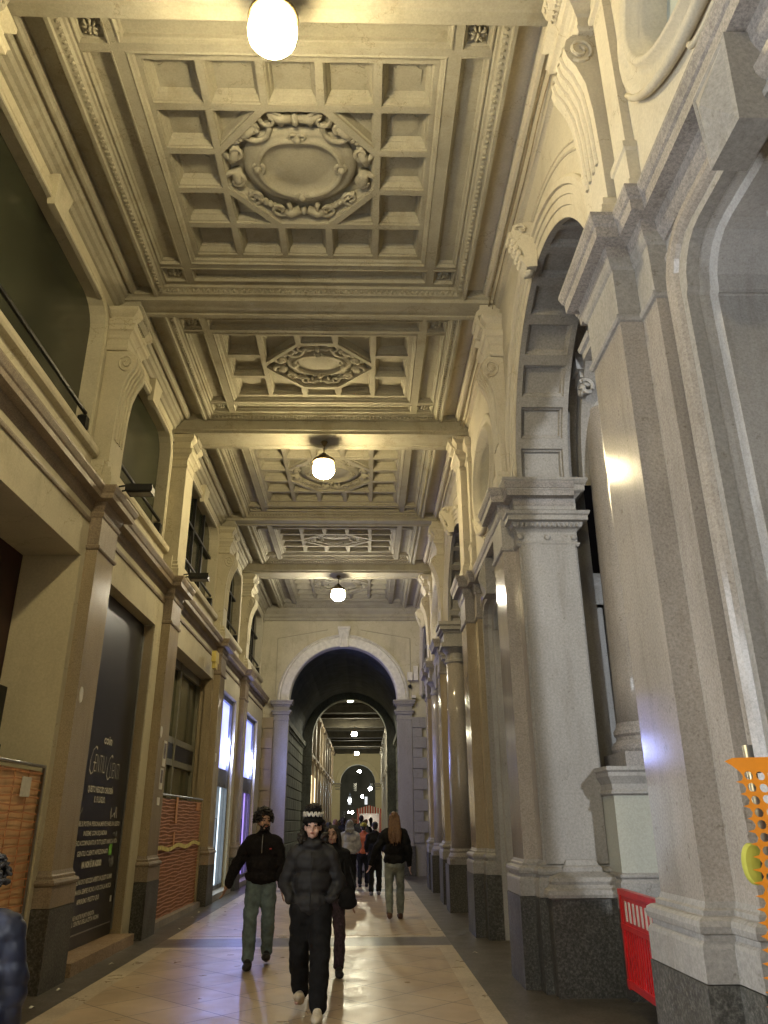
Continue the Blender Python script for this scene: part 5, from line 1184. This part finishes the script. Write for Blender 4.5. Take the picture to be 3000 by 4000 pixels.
    for s_ in (-1, 1):
        if not isinstance(arms, str) and arms[s_] == 'pocket' or arms == 'pocket': continue
        hh, _ = bake_mesh(hand_mb(wr[s_], el[s_], s_), .0045 if detail else .0065, 1); body.add(hh)
    # eyes, brows, lips on the same mesh
    fx = MB()
    for s_ in (-1, 1):
        fx.cur = 1; fx.ell(hd + HT @ Vector((s_ * .030, -.094, .012)) * k, .013 * k, .008 * k, .0065 * k, 8, 6, HT)
        fx.tube([hd + HT @ Vector((s_ * .014, -.105, .034)) * k, hd + HT @ Vector((s_ * .034, -.104, .039)) * k, hd + HT @ Vector((s_ * .05, -.092, .033)) * k], .0045 * k, 5)
    fx.cur = 2; fx.ell(hd + HT @ Vector((0, -.103, -.057)) * k, .021 * k, .007 * k, .007 * k, 10, 6, HT)
    body.add(fx)
    def fin(nm, r_, mats, par):
        w_ = MB(); w_.add(r_, T); return obj(nm, w_, mats, par, True)
    root = fin(name, body, [skin, DARKH, LIP], None)
    me = root.data; me.transform(Matrix.Translation(-Vector(loc))); root.location = loc
    tag(root, label, "person", group)
    # trousers
    t = MB(); t.ell(J(0, 0, .97), .165 * k * wide, .125 * k, .12 * k, 14, 9); t.ell(J(0, .02, .88), .165 * k * wide, .13 * k, .11 * k, 14, 9)
    for s_ in (-1, 1):
        t.limb(J(s_ * .088, .0, .90), .098 * k * wide, kn[s_], .075 * k * wide); t.limb(kn[s_], .076 * k * wide, Vector(ank[s_]) + Vector((0, .005, .035)) * k, .066 * k * wide)
    r_, n_ = bake_mesh(t, vox, 4); fin("trousers", cloth(r_, n_, .014, 10, zs=1.1, seed=h * 7), trousers, root)
    # jacket
    jk = MB(); B = bulk
    jk.ell(J(0, 0, 1.33), .195 * k * B, .14 * k * B, .155 * k, 16, 10); jk.ell(J(0, .0, 1.14), .19 * k * B, .145 * k * B, .17 * k, 16, 10); jk.ell(J(0, 0, (jhem + 1.06) / 2), .19 * k * B, .15 * k * B, (1.10 - jhem) / 2 * k + .03, 16, 10)
    for s_ in (-1, 1):
        jk.limb(J(s_ * .06, .01, 1.46), .070 * k, sh[s_], .078 * k * B); jk.limb(sh[s_], .078 * k * B, el[s_], .066 * k * B); e_ = Vector(el[s_]); w_ = Vector(wr[s_]); jk.limb(e_, .066 * k * B, e_ + (w_ - e_) * .93, .048 * k * B)
    jk.limb(J(0, .01, 1.44), .085 * k, J(0, .005, 1.51), .075 * k)
    if hood: jk.ell(J(0, .06, 1.50), .125 * k, .12 * k, .09 * k, 12, 8); jk.ell(J(0, -.03, 1.49), .105 * k, .10 * k, .065 * k, 12, 8)
    r_, n_ = bake_mesh(jk, vox * .85, 4); fin("jacket", cloth(r_, n_, .018 if not quilt else .012, 10, quilt, seed=h * 3), jacket, root)
    # shoes
    for s_ in (-1, 1):
        s2 = MB(); f = Vector(ank[s_]); up = Vector((0, 0, -.045 * k)); s2.ell(f + up + Vector((0, -.115, .0)) * k, .058 * k, .115 * k, .045 * k, 12, 8); s2.ell(f + up + Vector((0, .02, .005)) * k, .052 * k, .085 * k, .06 * k, 12, 8); s2.ell(f + Vector((0, -.05, -.01)) * k, .045 * k, .06 * k, .05 * k, 10, 8); s2.limb(f + Vector((0, .01, -.02)) * k, .05 * k, f + Vector((0, .01, .03)) * k, .048 * k)
        r_, n_ = bake_mesh(s2, .011, 2)
        lf = lift[0 if s_ < 0 else 1]
        if lf > .02:
            Rm = Matrix.Translation(f) @ Matrix.Rotation(-lf * 4.5, 4, 'X') @ Matrix.Translation(-f); r_.v = [tuple(Rm @ Vector(p)) for p in r_.v]
        zmin = loc[2] + .0; r_.v = [(p[0], p[1], max(p[2], .004)) for p in r_.v]
        fin("shoe", r_, shoes, root)
    # hair
    rnd = random.Random(int(h * 1000) + int(loc[1] * 10))
    hr = MB(); H_ = lambda c_, *r__: hr.ell(hd + HT @ Vector(c_) * k, r__[0] * k, r__[1] * k, r__[2] * k, 10, 7, HT)
    if hair == 'curly':
        for i in range(420):
            th = rnd.uniform(0, 2 * PI); ph = rnd.uniform(-.35, 1.5); r0 = .118 + rnd.uniform(-.012, .032)
            c_ = (r0 * math.cos(ph) * math.cos(th) * .92, .025 + r0 * math.cos(ph) * math.sin(th) * 1.0, .035 + r0 * math.sin(ph))
            if c_[1] < -.05 and c_[2] < .066: continue
            q_ = rnd.uniform(.010, .019); H_(c_, q_, q_, q_ * .8)
    elif hair in ('short', 'bun'):
        H_((0, .022, .035), .084, .10, .095); H_((0, .05, -.01), .07, .062, .08)
        if hair == 'bun': H_((0, .10, .08), .035, .035, .035)
    elif hair in ('long', 'mid'):
        H_((0, .022, .035), .085, .102, .096)
        zl = -.42 if hair == 'long' else -.20
        for i in range(26):
            x0 = rnd.uniform(-.08, .08); pts = [hd + HT @ Vector((x0 * .9, .075, .06)) * k, hd + HT @ Vector((x0 * 1.15, .115, -.08)) * k, hd + HT @ Vector((x0 * 1.3 + rnd.uniform(-.02, .02), .185 + rnd.uniform(-.01, .01), zl * .6)) * k, hd + HT @ Vector((x0 * 1.25 + rnd.uniform(-.02, .02), .205 + rnd.uniform(-.015, .015), zl + rnd.uniform(-.04, .07))) * k]
            hr.tube(pts, [.026 * k, .026 * k, .022 * k, .006 * k], 6)
        for s_ in (-1, 1): hr.tube([hd + HT @ Vector((s_ * .06, -.03, .08)) * k, hd + HT @ Vector((s_ * .092, .0, -.02)) * k, hd + HT @ Vector((s_ * .095, .03, -.16)) * k], [.02 * k, .024 * k, .015 * k], 6)
    if hr.v:
        if hair == 'curly':
            H_((0, .02, .03), .088, .105, .10); r_, n_ = bake_mesh(hr, .0055, 1, .4); fin("hair", cloth(r_, n_, .012, 45), hairc or DARKH, root)
        else:
            r_, n_ = bake_mesh(hr, .009, 2); fin("hair", cloth(r_, n_, .006, 30, zs=.3), hairc or DARKH, root)
    if beard:
        bd = MB()
        for i in range(70):
            a_ = rnd.uniform(-1.25, 1.25); z_ = rnd.uniform(-.105, -.035)
            bd.ell(hd + HT @ Vector((.062 * math.sin(a_), -.03 - .06 * math.cos(a_) * (1 if z_ > -.09 else .8), z_)) * k, .011, .011, .012, 5, 4)
        fin("beard", bd, hairc or DARKH, root)
    return root, T, hd, HT, k, J, fin
PUFF = mat_plain("black_puffer", (.016, .016, .018), .72, var=.4, scale=6, bump=.3)
BLK = mat_plain("black_cloth", (.010, .010, .011), .85, var=.4, scale=12, bump=.4, spec=.2)
FLEECE = mat_plain("black_fleece", (.014, .012, .012), .95, var=.4, scale=60, bump=.6, spec=.15)
JEAN = mat_plain("washed_green_jeans", (.11, .15, .15), .85, var=.4, scale=9, bump=.4)
JEAN2 = mat_plain("grey_green_trousers", (.20, .225, .205), .85, var=.4, scale=9, bump=.4)
CREAM = mat_plain("cream_sneaker", (.62, .56, .44), .6, var=.15, scale=30)
DSHOE = mat_plain("dark_shoe", (.02, .018, .018), .6, var=.3)
BRNS = mat_plain("brown_boot", (.22, .09, .04), .6, var=.3)
BRNH = mat_plain("brown_hair", (.13, .065, .03), .55, var=.5, scale=50, bump=.6)
GRYH = mat_plain("grey_hair", (.16, .16, .155), .6, var=.5, scale=50, bump=.6)
GRYJ = mat_plain("light_grey_jacket", (.33, .33, .34), .8, var=.3, scale=14, bump=.4)
ORJ = mat_plain("orange_red_jacket", (.34, .075, .02), .7, var=.35, scale=10, bump=.4)
NAVY = mat_plain("navy_padded_jacket", (.006, .009, .024), .5, var=.4, scale=10, bump=.4)

# front man: puffer, beanie, hands in pockets
rt_, T, hd, HT, k, J, fin = person("person in black puffer jacket and patterned beanie, hands in pockets, walking towards us", (-.515, 8.30, 0), 0, 1.73, PUFF, BLK, CREAM, None, None, SKINP,
    {-1: 'pocket', 1: 'pocket'}, (-.20, .24), (.06, 0), .014, 0.0, 1.02, .009, None, True, jhem=.86, wide=1.32, hood=True)
c = MB(); E_ = lambda c_, *r_: c.ell(hd + Vector(c_) * k, r_[0] * k, r_[1] * k, r_[2] * k, 16, 10)
E_((0, .012, .06), .098, .112, .09); E_((0, .012, .12), .088, .098, .085); c.tube([hd + Vector((.095 * math.cos(2 * PI * q / 20), .012 + .108 * math.sin(2 * PI * q / 20), .055)) * k for q in range(21)], .02, 8)
r_, n_ = bake_mesh(c, .008, 3); fin("beanie", cloth(r_, n_, .004, 30), mat_plain("black_knit", (.012, .012, .012), .95, var=.4, scale=60, bump=.6, spec=.1), rt_)
c = MB()
rnd = random.Random(4)
for row in (0, 1):
    pts = [hd + Vector(((.100) * math.cos(2 * PI * q / 56), .012 + .113 * math.sin(2 * PI * q / 56), .112 + row * .016 + (.011 if q % 4 < 2 else -.011) + rnd.uniform(-.003, .003))) * k for q in range(57)]
    c.tube(pts, .0075, 5)
fin("knit_pattern", c, mat_plain("white_yarn", (.7, .68, .62), .9), rt_)
c = MB()
for q in range(40):
    a_ = rnd.uniform(0, 2 * PI); p_ = rnd.uniform(-.4, 1.5); c.ell(hd + Vector((.068 * math.cos(p_) * math.cos(a_), .012 + .068 * math.cos(p_) * math.sin(a_), .178 + .03 * math.sin(p_))) * k, .024, .024, .02, 5, 4)
r_, n_ = bake_mesh(c, .007, 1, .4); fin("pompom", cloth(r_, n_, .012, 50), DARKH, rt_)
c = MB()
for q in range(120):
    a_ = rnd.uniform(-.6, PI + .6); r0 = .125 + rnd.uniform(-.012, .012); z_ = -.10 + .16 * max(0, math.sin(a_)) * rnd.uniform(.2, 1.0) + rnd.uniform(-.03, .02)
    c.ell(hd + Vector((r0 * math.cos(a_), .02 + r0 * .85 * math.sin(a_) * .8, z_)) * k, .028, .028, .03, 5, 4)
r_, n_ = bake_mesh(c, .009, 1, .4); fin("hood_trim", cloth(r_, n_, .02, 38), DARKH, rt_)
c = MB(); zp = [J(0, -.178, z_) for z_ in (1.42, 1.2, .95)]; c.tube([J(0, -.165, 1.42), J(0, -.185, 1.25), J(0, -.185, 1.1), J(0, -.18, .92)], .004, 5); fin("zip", c, BLACK, rt_)
# curly man
rt_, T, hd, HT, k, J, fin = person("bearded person with curly black hair, dark fleece and washed green jeans, looking aside", (-1.33, 10.95, 0), .05, 1.79, FLEECE, JEAN, DSHOE, 'curly', None, SKIN,
    {-1: 'out', 1: 'down'}, (.22, -.16), (0, .03), .014, .42, 1.12, 0, None, True, jhem=.94, wide=1.15, beard=True)
c = MB(); c.box(*sum(((a_ - .014, a_ + .014) if i == 0 else (a_ - .002, a_ + .002) if i == 1 else (a_ - .008, a_ + .008) for i, a_ in enumerate(J(.11, -.168, 1.33))), ())); fin("chest_badge", c, mat_plain("red_thread", (.5, .05, .04), .7), rt_)
c = MB(); c.tube([J(0, -.12, 1.50), J(0, -.165, 1.38), J(0, -.172, 1.28)], .005, 5); fin("zip", c, STEEL, rt_)
# woman behind
rt_, T, hd, HT, k, J, fin = person("person with long dark hair and dark coat, half hidden behind the one in the puffer", (-.40, 10.35, 0), .1, 1.62, BLK, mat_plain("dark_patterned_trousers", (.03, .015, .02), .85, var=.9, scale=30), DSHOE, 'long', DARKH, SKIN, {-1: 'down', 1: 'down'}, (-.1, .2), (.02, 0), .016, -.25, 1.05, 0, None, True, jhem=.86, wide=1.05)
bg = MB(); bg.ell((-.20, 10.22, .82), .10, .055, .12, 14, 10); bg.ell((-.20, 10.22, .76), .12, .065, .08, 14, 10); bg2, _ = bake_mesh(bg, .015, 4); o = tag(obj("handbag", bg2, BLK, None, True), "black handbag at the side of the half hidden person", "bag")
bg = MB(); bg.tube([(-.22, 10.24, .92), (-.25, 10.3, 1.2), (-.28, 10.34, 1.34)], .01, 6); bg.tube([(-.10, 10.24, .92), (-.2, 10.36, 1.2), (-.27, 10.38, 1.34)], .01, 6); obj("strap", bg, BLACK, o)
# backs
person("person seen from behind with very long brown hair, black jacket and grey green trousers", (.56, 15.6, 0), PI, 1.83, BLK, JEAN2, mat_plain("brown_sole_shoe", (.10, .05, .035), .7), 'long', BRNH, SKINP, {-1: 'down', 1: 'out'}, (.2, -.15), (0, .05), .016, 0, 1.08, 0, None, True, jhem=.9, wide=1.0)
person("person from behind in a light grey jacket and black trousers with grey hair", (-.37, 20.5, 0), PI, 1.71, GRYJ, BLK, BRNS, 'mid', GRYH, SKINP, {-1: 'fwd', 1: 'down'}, (.05, -.05), (0, 0), .018, 0, 1.12, 0, None, False, jhem=.98)
person("person from behind in a black tracksuit with a hair bun", (.26, 20.7, 0), PI, 1.66, BLK, BLK, mat_plain("grey_trainer", (.2, .2, .22), .6), 'bun', DARKH, SKINP, {-1: 'fwd', 1: 'fwd'}, (.05, -.08), (0, 0), .018, 0, 1.0, 0, None, False, jhem=.95, wide=1.1)
rt_, T, hd, HT, k, J, fin = person("person in an orange red jacket and yellow black cap beside the grey jacket", (-.03, 23.2, 0), PI, 1.62, ORJ, BLK, DSHOE, 'short', DARKH, SKINP, {-1: 'down', 1: 'down'}, (.1, -.1), (0, 0), .02, 0, 1.1, 0, None, False)
c = MB(); c.ell(hd + Vector((0, .01, .075)) * k, .10, .115, .07, 12, 8); fin("cap", c, mat_plain("yellow_black_knit", (.28, .24, .03), .8, var=.95, scale=30), rt_)
TEALJ = mat_plain("dark_grey_coat", (.03, .03, .035), .85, var=.4, scale=12)
crowd = [(-.92, 26.0, 1.74, "tall person in a black coat first at the left of the crowd", BLK, 'short'), (-1.02, 23.5, 1.66, "person with dark hair in a dark grey coat close behind the crowd", TEALJ, 'mid'), (-.72, 27.5, 1.80, "person in a black coat left of centre in the crowd, next to a taller one", BLK, 'short'),
         (-.40, 27.0, 1.79, "person with short dark hair behind the grey jacket", TEALJ, 'short'), (-.12, 29.5, 1.88, "tallest person in the crowd between the grey jacket and the kiosk", mat_plain("olive_coat", (.05, .05, .03), .85), 'short'), (-1.45, 29.0, 1.73, "person in navy beside the left wall of the passage", NAVY, 'short'),
         (.05, 33.0, 1.76, "person far back in the passage in dark clothes", BLK, 'short'), (-.9, 36.0, 1.84, "person deep in the passage with a pale scarf", TEALJ, 'mid'), (-1.3, 44.0, 1.78, "person just beyond the passage in a brown coat", mat_plain("brown_coat", (.06, .035, .02), .85), 'short'), (-.5, 47.0, 1.80, "person far off in the second arcade in black", BLK, 'short'), (-.1, 56.0, 1.75, "most distant walker, in front of the striped kiosk", TEALJ, 'short'), (-1.6, 52.0, 1.76, "distant person by the yellow wall of the second arcade", NAVY, 'mid')]
for i, (x, y, h, lb, m, hr_) in enumerate(crowd):
    person(lb, (x, y, 0), PI + (.3 if i % 3 == 0 else -.15), h, m, BLK if i % 2 else TEALJ, DSHOE, hr_, DARKH if i % 3 else BRNH, SKIN, 'down', (.15, -.12) if i % 2 else (-.1, .12), (0, 0), .026, 0, 1.08, 0, "crowd walking away down the passage", False)
# near left edge
person("person in a navy padded jacket cut off by the left edge, closest person", (-1.97, 4.45, 0), PI + .3, 1.47, NAVY, NAVY, DSHOE, 'curly', DARKH, SKIN, 'down', (.1, -.1), (0, 0), .016, 0, 1.25, .010, None, False, jhem=.7)

rnd = random.Random(9)
for x_, y_ in ((-3.22, 8.75), (-3.27, 9.6), (-3.2, 11.2), (-3.12, 14.6), (-3.25, 16.3), (-3.3, 17.2), (1.5, 11.8)):
    mb = MB(); a_ = rnd.uniform(0, 3); d1 = Vector((math.cos(a_), math.sin(a_), 0)) * .035; d2 = Vector((-math.sin(a_), math.cos(a_), 0)) * .015; c0 = Vector((x_, y_, 0))
    mb.loops([[c0 - d1 - d2, c0 - d2 * 1.3 + Vector((0, 0, .012)), c0 + d1 - d2], [c0 - d1 + d2, c0 + d2 + Vector((0, 0, .018)), c0 + d1 * .9 + d2]], False)
    tag(obj("paper_scrap", mb, PAPER), "tiny crumpled paper scrap on the dark strip of floor along the wall", "litter", "paper scraps on the floor")
# ---------------- kiosk, block
kt = thing("market_kiosk", "small market kiosk with red and white striped canopy far down the arcade", "kiosk", (.4, 75, 0))
REDC = mat_plain("red_canvas", (.55, .05, .03), .7); WHC = mat_plain("white_canvas", (.7, .68, .62), .7)
kx0, kx1 = -.70, 1.50; n = 19; mr = MB(); mw_ = MB()
for i in range(n):
    a_, b_ = kx0 + (kx1 - kx0) * i / n, kx0 + (kx1 - kx0) * (i + 1) / n; m_ = mr if i % 2 == 0 else mw_
    zt_ = lambda x_: 2.75 + .30 * (1 - abs((x_ - .4) / 1.1))
    m_.loops([[(a_, 74, 2.42), (a_, 74, 2.75), (a_, 75.1, zt_(a_)), (a_, 76.2, 2.75), (a_, 76.2, 2.42)], [(b_, 74, 2.42), (b_, 74, 2.75), (b_, 75.1, zt_(b_)), (b_, 76.2, 2.75), (b_, 76.2, 2.42)]], False)
    if i < n - 1 or True: m_.loops([[(a_, 73.99, zt_(a_)), (a_, 73.99, 2.36)], [(b_, 73.99, zt_(b_)), (b_, 73.99, 2.36)]], False)
obj("canopy", mw_, WHC, kt); obj("canopy_stripes", mr, REDC, kt)
for x_ in (kx0 + .1, kx1 - .1):
    mb = MB()
    for q in range(8): mb.box(x_ - .09, x_ + .09, 74.05, 74.2, q * .3, q * .3 + .3 - .001)
    mb.box(x_ - .03, x_ + .03, 74.03, 74.05, 0, 2.4); obj("post", mb, REDC, kt)
    mb = MB(); mb.box(x_ - .04, x_ + .0, 74.02, 74.03, 0, 2.4); obj("post_stripe", mb, WHC, kt)
mb = MB(); mb.box(kx0 + .1, kx1 - .1, 76.0, 76.1, 0, 2.6); mb.box(kx0 + .1, kx1 - .1, 74.3, 74.9, 0, 1.0); obj("back_board", mb, mat_plain("cream_board", (.55, .55, .48), .7), kt)
mb = MB(); mb.box(.2, .6, 74.8, 74.9, 2.38, 2.42); obj("kiosk_light", mb, mat_emit("kiosk_tube", (1, 1, .92), 40), kt)
mb = MB(); mb.tube([(.55, 74.2, 2.05), (.55, 74.2, 1.9), (.6, 74.2, 1.2)], [.05, .18, .08], 8); t = tag(obj("hanging_coat", mb, BLK), "black coat hanging in the striped kiosk", "coat")
pl = MB(); pl.box(-.40, .12, 29.3, 29.8, 0, .33); pl.box(-.44, .16, 29.26, 29.84, .33, .40); t = tag(obj("stone_block", pl, STONE), "low pale stone block on the floor of the passage", "block")
